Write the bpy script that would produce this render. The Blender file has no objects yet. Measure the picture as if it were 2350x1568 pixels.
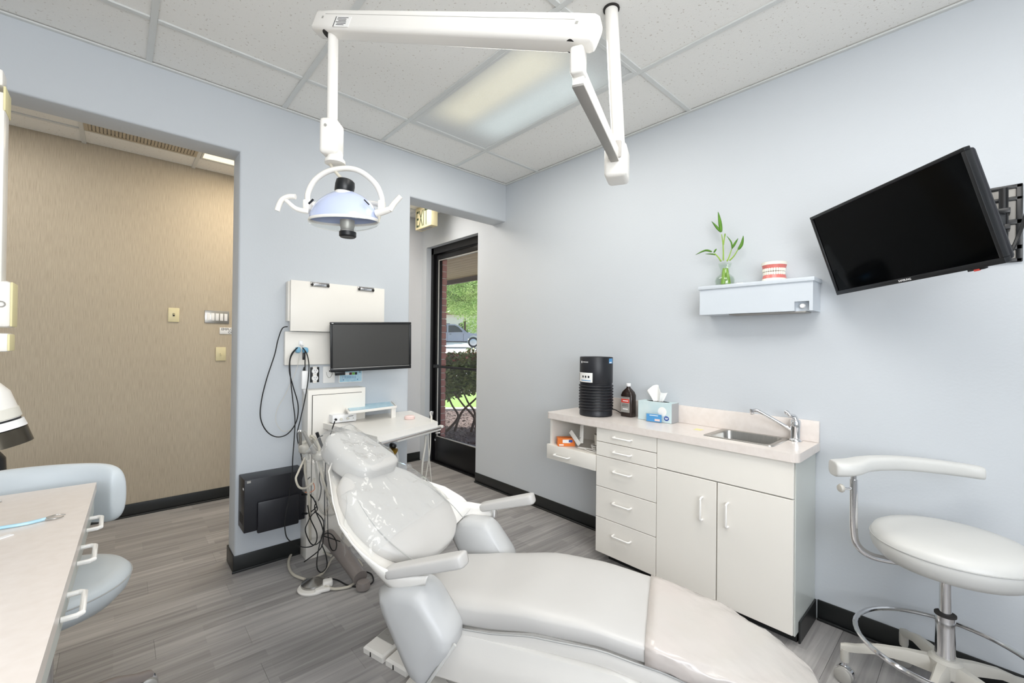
import bpy, bmesh, math, random
from mathutils import Vector, Matrix, Quaternion
from math import sin, cos, pi, radians as R_
random.seed(7)
C = bpy.context.scene.collection
SC = bpy.context.scene

# ------------------------------------------------------------------ camera
EYE = Vector((0, 0, 1.29)); FPX = 989.6
YAW, PITCH, ROLL = R_(42.4004), R_(0.31307), R_(0.61588)
FW = Vector((sin(YAW)*cos(PITCH), cos(YAW)*cos(PITCH), sin(PITCH)))
RT0 = Vector((cos(YAW), -sin(YAW), 0)); UP0 = RT0.cross(FW)
RT = RT0*cos(ROLL) + UP0*sin(ROLL); UP = -RT0*sin(ROLL) + UP0*cos(ROLL)
cam = bpy.data.objects.new('camera', bpy.data.cameras.new('camera')); C.objects.link(cam)
cam.matrix_world = Matrix(((RT.x, UP.x, -FW.x, EYE.x), (RT.y, UP.y, -FW.y, EYE.y), (RT.z, UP.z, -FW.z, EYE.z), (0, 0, 0, 1)))
cam.data.sensor_width = 36; cam.data.lens = 36*FPX/2350; cam.data.clip_start = 0.02; cam.data.clip_end = 400
SC.camera = cam

def ray(x, y): return FW + RT*((x-1175)/FPX) - UP*((y-784)/FPX)
def at(x, y, ax, v):            # the world point seen at a photo position on the plane ax = v
    d = ray(x, y); i = 'xyz'.index(ax); return EYE + d*((v-EYE[i])/d[i])
def dep(x, y, d): return EYE + ray(x, y)*d

# ------------------------------------------------------------------ world, lights, exposure
SC.view_settings.view_transform = 'Standard'; SC.view_settings.look = 'None'
SC.view_settings.gamma = 1; SC.view_settings.use_curve_mapping = False
SC.view_settings.exposure = 0.0
W = bpy.data.worlds.new('sky'); SC.world = W; W.use_nodes = True
nt = W.node_tree; bg = nt.nodes['Background']
sk = nt.nodes.new('ShaderNodeTexSky'); sk.sky_type = 'NISHITA'; sk.sun_disc = False
sk.sun_elevation = R_(55); sk.sun_rotation = R_(40); sk.air_density = 1.0; sk.dust_density = 2.0
nt.links.new(sk.outputs[0], bg.inputs[0]); bg.inputs[1].default_value = 0.4

def lamp(name, kind, loc, energy, color=(1, 1, 1), size=None, target=None, rot=None, angle=None):
    l = bpy.data.lights.new(name, kind); l.energy = energy; l.color = color
    if kind == 'AREA':
        l.shape = 'RECTANGLE'; l.size, l.size_y = size
    if angle is not None: l.angle = angle
    o = bpy.data.objects.new(name, l); C.objects.link(o); o.location = loc
    if target is not None:
        o.rotation_euler = (Vector(target)-Vector(loc)).to_track_quat('-Z', 'Y').to_euler()
    if rot: o.rotation_euler = rot
    return o
lamp('sun', 'SUN', (8, 6, 12), 7.0, (1, .95, .88), rot=Vector((-.35, -.25, -1)).to_track_quat('-Z', 'Y').to_euler(), angle=R_(1))
lamp('troffer_light', 'AREA', (1.62, 1.79, 2.655), 13, (1, .97, .9), (.5, 1.1))
lamp('rear_troffer_light', 'AREA', (1.12, .12, 2.655), 22, (1, .975, .94), (.6, 1.1))  # added lamp out of view, placed for the soft shadow under the television
lamp('rear_ceiling_fill_b', 'AREA', (-.6, -.6, 2.655), 12, (1, .975, .94), (.6, 1.1))  # second added fill just below the ceiling, no fixture there
lamp('rear_wall_fill', 'AREA', (-.35, -1.62, 1.65), 82, (.97, .98, 1), (2.0, 1.5), target=(.9, .8, 3.4))  # added fill behind the camera, tilted up to brighten the ceiling
lamp('corridor_light', 'AREA', (.95, 3.6, 2.635), 14, (1, .86, .66), (.9, .5))
lamp('corridor_far_light', 'AREA', (-.9, 3.56, 2.635), 8, (1, .96, .92), (.9, .5))
lamp('corridor_exit_light', 'AREA', (1.9, 3.5, 2.635), 8, (1, .96, .92), (.5, .5))

# ------------------------------------------------------------------ materials
def lin(c):
    if isinstance(c, str): c = [int(c[i:i+2], 16)/255 for i in (0, 2, 4)]
    return tuple((x/12.92 if x <= .04045 else ((x+.055)/1.055)**2.4) for x in c)
def mat(name, col, rough=.5, metal=0, var=0.0, vs=8, bump=0.0, bs=60, stretch=None, spec=.5, coat=0, emit=None, es=1.0, col2=None):
    m = bpy.data.materials.new(name); m.use_nodes = True; n = m.node_tree; p = n.nodes['Principled BSDF']
    c = lin(col)
    p.inputs['Base Color'].default_value = (*c, 1); p.inputs['Roughness'].default_value = rough
    p.inputs['Metallic'].default_value = metal; p.inputs['Specular IOR Level'].default_value = spec
    p.inputs['Coat Weight'].default_value = coat
    g = n.nodes.new('ShaderNodeNewGeometry'); mp = n.nodes.new('ShaderNodeMapping')
    n.links.new(g.outputs['Position'], mp.inputs[0])
    if stretch: mp.inputs['Scale'].default_value = stretch
    if var or col2:
        t = n.nodes.new('ShaderNodeTexNoise'); t.inputs['Scale'].default_value = vs; t.inputs['Detail'].default_value = 4
        n.links.new(mp.outputs[0], t.inputs[0])
        rp = n.nodes.new('ShaderNodeValToRGB'); rp.color_ramp.elements[0].position = .3; rp.color_ramp.elements[1].position = .7
        c2 = lin(col2) if col2 else tuple(min(1, x*(1+var)) for x in c); c1 = c if col2 else tuple(x*(1-var) for x in c)
        rp.color_ramp.elements[0].color = (*c1, 1); rp.color_ramp.elements[1].color = (*c2, 1)
        n.links.new(t.outputs[0], rp.inputs[0]); n.links.new(rp.outputs[0], p.inputs['Base Color'])
    if bump:
        t = n.nodes.new('ShaderNodeTexNoise'); t.inputs['Scale'].default_value = bs; t.inputs['Detail'].default_value = 3
        n.links.new(mp.outputs[0], t.inputs[0])
        b = n.nodes.new('ShaderNodeBump'); b.inputs['Strength'].default_value = bump; b.inputs['Distance'].default_value = .01
        n.links.new(t.outputs[0], b.inputs['Height']); n.links.new(b.outputs[0], p.inputs['Normal'])
    if emit:
        p.inputs['Emission Color'].default_value = (*lin(emit), 1); p.inputs['Emission Strength'].default_value = es
    return m
M = {}
M['wall'] = mat('wall_paint', 'c8cdd2', .6, bump=.05, bs=90, var=.01, vs=2)
M['wall2'] = mat('corridor_paint', 'cfd0d2', .6, bump=.1, bs=90)
M['slab'] = mat('plaster', 'c8c8c4', .8, var=.03)
M['bar'] = mat('grid_bar_enamel', 'd8dad8', .45, var=.01)
M['base'] = mat('black_vinyl_base', '1e2020', .38, var=.1, vs=6)
M['lam'] = mat('cream_laminate', 'eeeae2', .38, var=.008, vs=3)
M['lamedge'] = mat('laminate_edge', 'c9b79c', .5, var=.02)
M['side'] = mat('side_panel_laminate', 'c9cdc8', .3, var=.01)
M['top'] = mat('stone_look_laminate', 'e2d9d2', .28, var=.02, vs=35, col2='e8e0da')
M['handle'] = mat('white_plastic_handle', 'f4f2ee', .3, var=.005)
M['wplas'] = mat('white_plastic', 'efece6', .32, var=.008, vs=5)
M['gplas'] = mat('warm_white_enamel', 'f2efe9', .25, var=.01, vs=4)
M['yel'] = mat('yellowed_plastic', 'e8dfae', .4, var=.03)
M['iv'] = mat('ivory_plastic', 'e3d8ae', .4, var=.02)
M['vin'] = mat('light_grey_vinyl', 'c7c5c2', .36, var=.015, vs=5, bump=.05, bs=14, spec=.5)
M['vinb'] = mat('cool_grey_vinyl', 'c6c7c7', .36, var=.015, vs=5, bump=.06, bs=12)
M['foot'] = mat('clear_foot_cover_vinyl', 'c8c4be', .2, var=.04, vs=3, bump=.4, bs=9, col2='ccc2bd')
M['stoolv'] = mat('stool_vinyl', 'cdcdca', .38, var=.01)
M['stoolb'] = mat('pale_blue_grey_vinyl', 'cfd6da', .42, var=.01)
M['seam'] = mat('seam_grey', 'b4b4b2', .6, var=.02)
M['chrome'] = mat('chrome', 'e2e2e4', .1, 1, var=.01)
M['steel'] = mat('brushed_steel', 'b4b2ae', .28, 1, var=.06, vs=20, stretch=(1, 12, 1))
M['alu'] = mat('grey_cast_metal', 'b3b1ac', .45, .4, var=.03)
M['cast'] = mat('beige_grey_plastic', 'bdbab2', .45, var=.03)
M['greyu'] = mat('grey_painted_channel', '9d9a95', .5, .1, var=.03)
M['brown'] = mat('taupe_plastic', '8c8480', .4, var=.04)
M['blk'] = mat('black_plastic', '111316', .35, var=.1)
M['blk2'] = mat('charcoal_plastic', '191a20', .42, var=.08)
M['cable'] = mat('black_rubber', '101112', .5, var=.05)
M['hose'] = mat('cream_hose', 'cfc9ba', .45, var=.04)
M['hose2'] = mat('white_hose', 'dddad0', .4, var=.03)
M['screen'] = mat('dark_screen_glass', '040506', .08, spec=.12, var=.05)
M['mscreen'] = mat('matte_screen', '3d3c3a', .32, var=.05, vs=3)
M['blue'] = mat('light_blue_film', '9fcbe0', .3, var=.06, vs=40, col2='c4e2ee')
M['blue2'] = mat('blue_tape', '74a9c6', .5, var=.05)
M['navy'] = mat('navy_plastic', '1f3c66', .35, var=.08)
M['paper'] = mat('white_paper', 'f2f1ee', .8, var=.01)
M['tissue'] = mat('tissue_paper', 'f6f6f4', .9, bump=.3, bs=30, var=.01)
M['tbox'] = mat('pale_teal_card', 'd3e2e3', .5, var=.04, vs=12, col2='c2d8dc')
M['tboxs'] = mat('grey_card', 'a9aaac', .6, var=.02)
M['mblue'] = mat('bright_blue_print', '4f97cf', .4, var=.06)
M['dblue'] = mat('deep_blue_print', '2a4b9c', .5, var=.05)
M['red'] = mat('red_print', 'd2483c', .5, var=.05)
M['orange'] = mat('orange_print', 'e87a28', .5, var=.05)
M['amber'] = mat('brown_bottle_plastic', '2a1f1b', .25, var=.05)
M['lgrey'] = mat('grey_label', '9a9893', .5, var=.05)
M['pink'] = mat('pink_plastic', 'eed2cb', .35, var=.03)
M['gum'] = mat('gum_pink_acrylic', 'd97a74', .3, var=.08, vs=80)
M['tooth'] = mat('tooth_enamel', 'f3efe2', .22, var=.02)
M['leaf'] = mat('bamboo_leaf', '5d8f2c', .45, var=.2, vs=25)
M['stem'] = mat('bamboo_stem', '8aad3a', .4, var=.15, vs=30)
M['shelf'] = mat('painted_shelf', 'ccd3da', .5, var=.01)
M['dark'] = mat('dark_cavity', '2b2826', .8, var=.05)
M['brick'] = mat('red_brick', '8f5b53', .85, var=.14, vs=12, bump=.3, bs=60)
M['mortar'] = mat('mortar', 'b7a7a0', .9, var=.05)
M['soff'] = mat('brown_soffit', '8d7258', .7, var=.08, vs=6)
M['fascia'] = mat('dark_fascia', '4a3a2e', .7, var=.05)
M['mulch'] = mat('bark_mulch', '6b5c56', .95, var=.3, vs=20, bump=.5)
M['grass'] = mat('lawn', '7d9c4c', .9, var=.2, vs=25)
M['conc'] = mat('concrete', 'd6d2c8', .85, var=.05)
M['road'] = mat('pale_asphalt', 'cbc8c2', .85, var=.04)
M['truck'] = mat('silver_grey_paint', '8f94a3', .3, .2, var=.03)
M['tglass'] = mat('truck_glass', '3a4048', .1, var=.05)
M['tyre'] = mat('tyre_rubber', '2c2c2e', .8, var=.05)
M['rim'] = mat('wheel_alloy', 'b7b9be', .3, .7, var=.05)
M['tleaf'] = mat('tree_leaf', '8fb655', .6, var=.3, vs=1.5, col2='c3d98a')
M['hleaf'] = mat('hedge_leaf', '56763a', .5, var=.3, vs=3, col2='97a862')
M['rleaf'] = mat('reddish_new_leaf', 'b0705c', .5, var=.2, vs=5)
M['bark'] = mat('bark', '5b4a3d', .9, var=.15, vs=10)
M['build'] = mat('pale_stucco', 'dcdad2', .8, var=.03)
M['dblk'] = mat('black_anodised', '141416', .35, .3, var=.08)
M['ink'] = mat('black_print', '15171a', .5, var=.02)
M['green'] = mat('exit_green_print', '3c4a32', .5, var=.05)
M['white'] = mat('white_print', 'f5f5f5', .5, var=.01)
M['vent'] = mat('perforated_beige_metal', 'b9ae9a', .6, var=.03)
M['yellow'] = mat('yellow_note', 'ece6a4', .6, var=.03)
M['lcdg'] = mat('green_window', '77b84a', .4, var=.03)
M['lcdr'] = mat('dark_red_window', '5a1e18', .4, var=.03)

def glassy(name, col, trans, rough=.05, bump=0, bs=20, fres=1.3, haze=0):
    m = bpy.data.materials.new(name); m.use_nodes = True; n = m.node_tree; n.nodes.remove(n.nodes['Principled BSDF'])
    out = n.nodes['Material Output']; tr = n.nodes.new('ShaderNodeBsdfTransparent'); tr.inputs[0].default_value = (*trans, 1)
    gl = n.nodes.new('ShaderNodeBsdfGlossy'); gl.inputs[0].default_value = (*col, 1); gl.inputs['Roughness'].default_value = rough
    mx = n.nodes.new('ShaderNodeMixShader'); lw = n.nodes.new('ShaderNodeLayerWeight'); lw.inputs[0].default_value = .5
    pw = n.nodes.new('ShaderNodeMath'); pw.operation = 'POWER'; pw.inputs[1].default_value = 4; n.links.new(lw.outputs['Facing'], pw.inputs[0])
    f0 = ((fres-1)/(fres+1))**2; fr = n.nodes.new('ShaderNodeMath'); fr.operation = 'MULTIPLY_ADD'; fr.inputs[1].default_value = .75; fr.inputs[2].default_value = f0; n.links.new(pw.outputs[0], fr.inputs[0])
    if bump:
        t = n.nodes.new('ShaderNodeTexNoise'); t.inputs['Scale'].default_value = bs
        g = n.nodes.new('ShaderNodeNewGeometry'); n.links.new(g.outputs['Position'], t.inputs[0])
        b = n.nodes.new('ShaderNodeBump'); b.inputs['Strength'].default_value = bump; b.inputs['Distance'].default_value = .02
        n.links.new(t.outputs[0], b.inputs['Height']); n.links.new(b.outputs[0], gl.inputs['Normal']); n.links.new(b.outputs[0], lw.inputs['Normal'])
    src = tr
    if haze:
        df = n.nodes.new('ShaderNodeBsdfDiffuse'); df.inputs[0].default_value = (.95, .96, .97, 1); m0 = n.nodes.new('ShaderNodeMixShader'); m0.inputs[0].default_value = haze
        n.links.new(tr.outputs[0], m0.inputs[1]); n.links.new(df.outputs[0], m0.inputs[2]); src = m0
    n.links.new(fr.outputs[0], mx.inputs[0]); n.links.new(src.outputs[0], mx.inputs[1]); n.links.new(gl.outputs[0], mx.inputs[2])
    n.links.new(mx.outputs[0], out.inputs[0]); return m
M['pane'] = glassy('window_glass', (1, 1, 1), (.97, .98, .98))
M['clear'] = glassy('clear_polycarbonate', (1, 1, 1), (.93, .94, .93), .05, fres=1.35)
M['film'] = glassy('clear_plastic_film', (1, 1, 1), (.985, .99, .99), .1, bump=.8, bs=16, fres=1.4, haze=.09)
M['vase'] = glassy('vase_glass', (1, 1, 1), (.93, .96, .93), .04, fres=1.45)

def dome_mat():
    m = mat('blue_dichroic_glass', 'c9d4f2', .1, spec=.8, var=.05, vs=6, coat=.8)
    return m
M['dome'] = dome_mat()
def tile_mat():
    m = mat('fissured_ceiling_tile', 'f0efeb', .9); n = m.node_tree; p = n.nodes['Principled BSDF']
    g = n.nodes.new('ShaderNodeNewGeometry'); v = n.nodes.new('ShaderNodeTexNoise'); v.inputs['Scale'].default_value = 85; v.inputs['Detail'].default_value = 1
    n.links.new(g.outputs['Position'], v.inputs[0])
    rp = n.nodes.new('ShaderNodeValToRGB'); rp.color_ramp.elements[0].position = .27; rp.color_ramp.elements[0].color = (*lin('d3cec7'), 1)
    rp.color_ramp.elements[1].position = .33; rp.color_ramp.elements[1].color = (*lin('f0efeb'), 1)
    n.links.new(v.outputs[0], rp.inputs[0]); n.links.new(rp.outputs[0], p.inputs['Base Color'])
    t = n.nodes.new('ShaderNodeTexNoise'); t.inputs['Scale'].default_value = 160; n.links.new(g.outputs['Position'], t.inputs[0])
    b = n.nodes.new('ShaderNodeBump'); b.inputs['Strength'].default_value = .25; b.inputs['Distance'].default_value = .004
    n.links.new(t.outputs[0], b.inputs['Height']); n.links.new(b.outputs[0], p.inputs['Normal'])
    return m
M['tile'] = tile_mat()
def tan_mat():
    m = mat('woven_tan_wallcovering', 'b8ab98', .8); n = m.node_tree; p = n.nodes['Principled BSDF']
    g = n.nodes.new('ShaderNodeNewGeometry'); mp = n.nodes.new('ShaderNodeMapping'); mp.inputs['Scale'].default_value = (330, 330, 12)
    n.links.new(g.outputs['Position'], mp.inputs[0])
    t = n.nodes.new('ShaderNodeTexNoise'); t.inputs['Scale'].default_value = 1; t.inputs['Detail'].default_value = 3
    n.links.new(mp.outputs[0], t.inputs[0])
    rp = n.nodes.new('ShaderNodeValToRGB'); rp.color_ramp.elements[0].position = .32; rp.color_ramp.elements[0].color = (*lin('b3a692'), 1)
    rp.color_ramp.elements[1].position = .6; rp.color_ramp.elements[1].color = (*lin('c5b9a4'), 1)
    n.links.new(t.outputs[0], rp.inputs[0]); n.links.new(rp.outputs[0], p.inputs['Base Color'])
    b = n.nodes.new('ShaderNodeBump'); b.inputs['Strength'].default_value = .2; b.inputs['Distance'].default_value = .003
    n.links.new(t.outputs[0], b.inputs['Height']); n.links.new(b.outputs[0], p.inputs['Normal'])
    return m
M['tan'] = tan_mat()
def plank_mat():
    m = mat('grey_vinyl_plank', '7f7b78', .42); n = m.node_tree; p = n.nodes['Principled BSDF']
    g = n.nodes.new('ShaderNodeNewGeometry')
    br = n.nodes.new('ShaderNodeTexBrick'); br.offset = .37; br.squash = 1
    br.inputs['Scale'].default_value = 1; br.inputs['Brick Width'].default_value = .47; br.inputs['Row Height'].default_value = .0507; br.inputs['Mortar Size'].default_value = 0
    br.inputs['Color1'].default_value = (*lin('827f7e'), 1); br.inputs['Color2'].default_value = (*lin('b0adab'), 1)
    n.links.new(g.outputs['Position'], br.inputs[0])
    mp = n.nodes.new('ShaderNodeMapping'); mp.inputs['Scale'].default_value = (2.2, 42, 1); n.links.new(g.outputs['Position'], mp.inputs[0])
    t = n.nodes.new('ShaderNodeTexNoise'); t.inputs['Scale'].default_value = 1; t.inputs['Detail'].default_value = 5; t.inputs['Distortion'].default_value = .6
    n.links.new(mp.outputs[0], t.inputs[0])
    rp = n.nodes.new('ShaderNodeValToRGB'); rp.color_ramp.elements[0].position = .3; rp.color_ramp.elements[0].color = (*lin('7c7978'), 1)
    rp.color_ramp.elements[1].position = .68; rp.color_ramp.elements[1].color = (*lin('b7b4b1'), 1)
    n.links.new(t.outputs[0], rp.inputs[0])
    mx = n.nodes.new('ShaderNodeMixRGB'); mx.inputs[0].default_value = .5
    n.links.new(br.outputs[0], mx.inputs[1]); n.links.new(rp.outputs[0], mx.inputs[2])
    oi = n.nodes.new('ShaderNodeObjectInfo'); hs = n.nodes.new('ShaderNodeHueSaturation')
    ma = n.nodes.new('ShaderNodeMath'); ma.operation = 'MULTIPLY_ADD'; ma.inputs[1].default_value = .22; ma.inputs[2].default_value = .89
    n.links.new(oi.outputs['Random'], ma.inputs[0]); n.links.new(ma.outputs[0], hs.inputs['Value']); n.links.new(mx.outputs[0], hs.inputs['Color'])
    n.links.new(hs.outputs[0], p.inputs['Base Color'])
    b = n.nodes.new('ShaderNodeBump'); b.inputs['Strength'].default_value = .12; b.inputs['Distance'].default_value = .002
    n.links.new(t.outputs[0], b.inputs['Height']); n.links.new(b.outputs[0], p.inputs['Normal'])
    return m
M['plank'] = plank_mat()
def diffuser_mat():    # backlit prismatic lens: a warm tube and a cool tube glow behind it
    m = bpy.data.materials.new('prismatic_diffuser'); m.use_nodes = True; n = m.node_tree; p = n.nodes['Principled BSDF']
    p.inputs['Base Color'].default_value = (*lin('c9cccb'), 1); p.inputs['Roughness'].default_value = .3
    g = n.nodes.new('ShaderNodeNewGeometry'); s = n.nodes.new('ShaderNodeSeparateXYZ'); n.links.new(g.outputs['Position'], s.inputs[0])
    def band(c, w):
        a = n.nodes.new('ShaderNodeMath'); a.operation = 'SUBTRACT'; a.inputs[1].default_value = c; n.links.new(s.outputs[0], a.inputs[0])
        b = n.nodes.new('ShaderNodeMath'); b.operation = 'ABSOLUTE'; n.links.new(a.outputs[0], b.inputs[0])
        r = n.nodes.new('ShaderNodeMapRange'); r.interpolation_type = 'SMOOTHERSTEP'; r.inputs[1].default_value = 0; r.inputs[2].default_value = w; r.inputs[3].default_value = 1; r.inputs[4].default_value = 0
        n.links.new(b.outputs[0], r.inputs[0]); return r
    w1 = band(1.50, .25); w2 = band(1.76, .24)
    def ends(node):
        a = n.nodes.new('ShaderNodeMath'); a.operation = 'SUBTRACT'; a.inputs[1].default_value = 1.79; n.links.new(s.outputs[1], a.inputs[0])
        b = n.nodes.new('ShaderNodeMath'); b.operation = 'ABSOLUTE'; n.links.new(a.outputs[0], b.inputs[0])
        r = n.nodes.new('ShaderNodeMapRange'); r.interpolation_type = 'SMOOTHERSTEP'; r.inputs[1].default_value = .25; r.inputs[2].default_value = .6; r.inputs[3].default_value = 1; r.inputs[4].default_value = 0
        n.links.new(b.outputs[0], r.inputs[0])
        q = n.nodes.new('ShaderNodeMath'); q.operation = 'MULTIPLY'; n.links.new(node.outputs[0], q.inputs[0]); n.links.new(r.outputs[0], q.inputs[1]); return q
    e1, e2 = ends(w1), ends(w2)
    m1 = n.nodes.new('ShaderNodeMixRGB'); m1.inputs[1].default_value = (.05, .05, .05, 1); m1.inputs[2].default_value = (.40, .37, .26, 1); n.links.new(e1.outputs[0], m1.inputs[0])
    m2 = n.nodes.new('ShaderNodeMixRGB'); m2.inputs[2].default_value = (.29, .34, .34, 1); n.links.new(e2.outputs[0], m2.inputs[0]); n.links.new(m1.outputs[0], m2.inputs[1])
    n.links.new(m2.outputs[0], p.inputs['Emission Color']); p.inputs['Emission Strength'].default_value = 1
    v = n.nodes.new('ShaderNodeTexVoronoi'); v.inputs['Scale'].default_value = 90; n.links.new(g.outputs['Position'], v.inputs[0])
    b = n.nodes.new('ShaderNodeBump'); b.inputs['Strength'].default_value = .3; b.inputs['Distance'].default_value = .004
    n.links.new(v.outputs[0], b.inputs['Height']); n.links.new(b.outputs[0], p.inputs['Normal'])
    return m
M['diff'] = diffuser_mat()
M['warmlens'] = mat('corridor_lens', 'fff3da', .5, emit='fff0d0', es=1.1)

# ------------------------------------------------------------------ mesh helpers
def vec(*a): return Vector(a)
def crom(P, n=8, closed=False):
    P = [Vector(p) for p in P]; out = []; k = len(P)
    rng = range(k) if closed else range(k-1)
    for i in rng:
        if closed: p0, p1, p2, p3 = P[(i-1) % k], P[i], P[(i+1) % k], P[(i+2) % k]
        else: p0, p1, p2, p3 = P[max(i-1, 0)], P[i], P[i+1], P[min(i+2, k-1)]
        for j in range(n):
            t = j/n
            out.append(.5*((2*p1)+(p2-p0)*t+(2*p0-5*p1+4*p2-p3)*t*t+(3*p1-p0-3*p2+p3)*t**3))
    if not closed: out.append(P[-1])
    return out
def interp(tab, x):
    if x <= tab[0][0]: return tab[0][1]
    for (a, b), (c, d) in zip(tab, tab[1:]):
        if x <= c:
            t = (x-a)/(c-a); t = t*t*(3-2*t)*.5+t*.5; return b+(d-b)*t
    return tab[-1][1]
class B:
    def __init__(s): s.v = []; s.f = []
    def add(s, v, f):
        o = len(s.v); s.v += [Vector(p) for p in v]; s.f += [tuple(i+o for i in q) for q in f]; return s
    def addbm(s, bm, mtx):
        bm.verts.index_update(); s.add([mtx @ v.co for v in bm.verts], [[v.index for v in f.verts] for f in bm.faces]); bm.free(); return s
    def box(s, lo, hi, bev=0, seg=2, mtx=None):
        lo, hi = Vector(lo), Vector(hi); bm = bmesh.new(); bmesh.ops.create_cube(bm, size=1)
        d = hi-lo; c = (hi+lo)/2
        for v in bm.verts: v.co = Vector((v.co.x*d.x, v.co.y*d.y, v.co.z*d.z))
        if bev: bmesh.ops.bevel(bm, geom=bm.edges[:], offset=min(bev, min(abs(x) for x in d)*.49), segments=seg, affect='EDGES', profile=.5)
        m = Matrix.Translation(c)
        if mtx is not None: m = mtx @ m
        return s.addbm(bm, m)
    def obox(s, c, ex, ey, ez, size, bev=0, seg=2):      # oriented box about centre c
        ex, ey, ez = Vector(ex).normalized(), Vector(ey).normalized(), Vector(ez).normalized(); c = Vector(c)
        m = Matrix(((ex.x, ey.x, ez.x, c.x), (ex.y, ey.y, ez.y, c.y), (ex.z, ey.z, ez.z, c.z), (0, 0, 0, 1)))
        h = Vector(size)/2; return s.box(-h, h, bev, seg, m)
    def beam(s, a, b, w, h, up=(0, 0, 1), bev=0, seg=2, ext=0):
        a, b = Vector(a), Vector(b); ex = (b-a).normalized(); ey = Vector(up).cross(ex).normalized(); ez = ex.cross(ey)
        return s.obox((a+b)/2, ex, ey, ez, ((b-a).length+ext, w, h), bev, seg)
    def ring(s, a, b):
        n = len(a); return
    def loft(s, rings, cap=True, closed=True):
        o = len(s.v); n = len(rings[0])
        for r in rings: s.v += [Vector(p) for p in r]
        for i in range(len(rings)-1):
            for j in range(n if closed else n-1):
                k = (j+1) % n; s.f.append((o+i*n+j, o+i*n+k, o+(i+1)*n+k, o+(i+1)*n+j))
        if cap and closed:
            s.f.append(tuple(o+j for j in reversed(range(n)))); s.f.append(tuple(o+(len(rings)-1)*n+j for j in range(n)))
        return s
    def grid(s, rows): return s.loft(rows, cap=False, closed=False)
    def tube(s, P, r, seg=8, n=0, cap=True, closed=False):
        if n: P = crom(P, n, closed)
        P = [Vector(p) for p in P]; k = len(P); rr = r if isinstance(r, (list, tuple)) else None
        rings = []; T0 = None; N = None
        for i in range(k):
            if closed: t = (P[(i+1) % k]-P[i-1]).normalized()
            else: t = (P[min(i+1, k-1)]-P[max(i-1, 0)]).normalized()
            if N is None:
                N = t.orthogonal().normalized()
            else:
                N = (N-t*N.dot(t)).normalized()
            Bn = t.cross(N)
            q = rr[0]+(rr[-1]-rr[0])*i/(k-1) if rr and len(rr) == 2 else (rr[i] if rr else r)
            rings.append([P[i]+(N*cos(2*pi*j/seg)+Bn*sin(2*pi*j/seg))*q for j in range(seg)])
        if closed: rings.append(rings[0])
        return s.loft(rings, cap=cap and not closed)
    def lathe(s, prof, c, axis=(0, 0, 1), seg=24, ex=None, sx=1, sy=1):
        c = Vector(c); az = Vector(axis).normalized(); ax = Vector(ex).normalized() if ex else az.orthogonal().normalized()
        ax = (ax-az*ax.dot(az)).normalized(); ay = az.cross(ax)
        rings = [[c+az*h+(ax*cos(2*pi*j/seg)*sx+ay*sin(2*pi*j/seg)*sy)*max(r, 1e-5) for j in range(seg)] for r, h in prof]
        return s.loft(rings)
    def prism(s, poly, d):
        poly = [Vector(p) for p in poly]; d = Vector(d); return s.loft([poly, [p+d for p in poly]])
    def pad(s, cen, lat, up, w, h, N=24, seg=28, p=3.2, q=3.0, lo=1.0):
        # soft cushion: cen/lat/up/w/h are functions of t in 0..1; superellipse sections, ends rounded
        rings = []
        for i in range(N+1):
            a = -pi/2+pi*i/N; t = .5+.5*math.copysign(abs(sin(a))**(.9), sin(a)) if False else .5+.5*sin(a)
            e = max(1e-3, (1-abs(2*t-1)**q))**(1/q)
            ww, hh = w(t)*e, h(t)*(e**.6)
            c, l, u = cen(t), lat(t), up(t); r = []
            for j in range(seg):
                th = 2*pi*j/seg; cx, sx = cos(th), sin(th)
                x = math.copysign(abs(cx)**(2/p), cx); y = math.copysign(abs(sx)**(2/p), sx)
                if y < 0: y *= lo
                r.append(c+l*(x*ww)+u*(y*hh))
            rings.append(r)
        return s.loft(rings)
    def make(s, name, m, parent=None, smooth=True, ang=35, org=None):
        return make(name, s, m, parent, smooth, ang, org)
def rootloc(p):
    while p.parent is not None: p = p.parent
    return p.location.copy()
def make(name, b, m, parent=None, smooth=True, ang=35, org=None):
    me = bpy.data.meshes.new(name)
    if parent is not None: o0 = rootloc(parent)
    elif org is not None: o0 = Vector(org)
    else:
        xs = [v.x for v in b.v]; ys = [v.y for v in b.v]; zs = [v.z for v in b.v]
        o0 = Vector(((min(xs)+max(xs))/2, (min(ys)+max(ys))/2, min(zs)))
    me.from_pydata([tuple(v-o0) for v in b.v], [], b.f); me.materials.append(M[m] if isinstance(m, str) else m)
    bm = bmesh.new(); bm.from_mesh(me); bmesh.ops.recalc_face_normals(bm, faces=bm.faces[:]); bm.to_mesh(me); bm.free()
    if smooth:
        me.polygons.foreach_set('use_smooth', [True]*len(me.polygons)); me.set_sharp_from_angle(angle=R_(ang))
    o = bpy.data.objects.new(name, me); C.objects.link(o)
    if parent is not None: o.parent = parent
    else: o.location = o0
    return o
def tag(o, label, cat, group=None, kind=None):
    if label: o['label'] = label
    if cat: o['category'] = cat
    if group: o['group'] = group
    if kind: o['kind'] = kind
    return o
def thing(name, loc, label, cat, group=None):
    o = bpy.data.objects.new(name, None); C.objects.link(o); o.location = loc; o.empty_display_size = .05
    return tag(o, label, cat, group)
def struct(o, label=None):
    o['kind'] = 'structure'
    if label: o['label'] = label
    return o
def plab(o, l): o['label'] = l; return o
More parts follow.
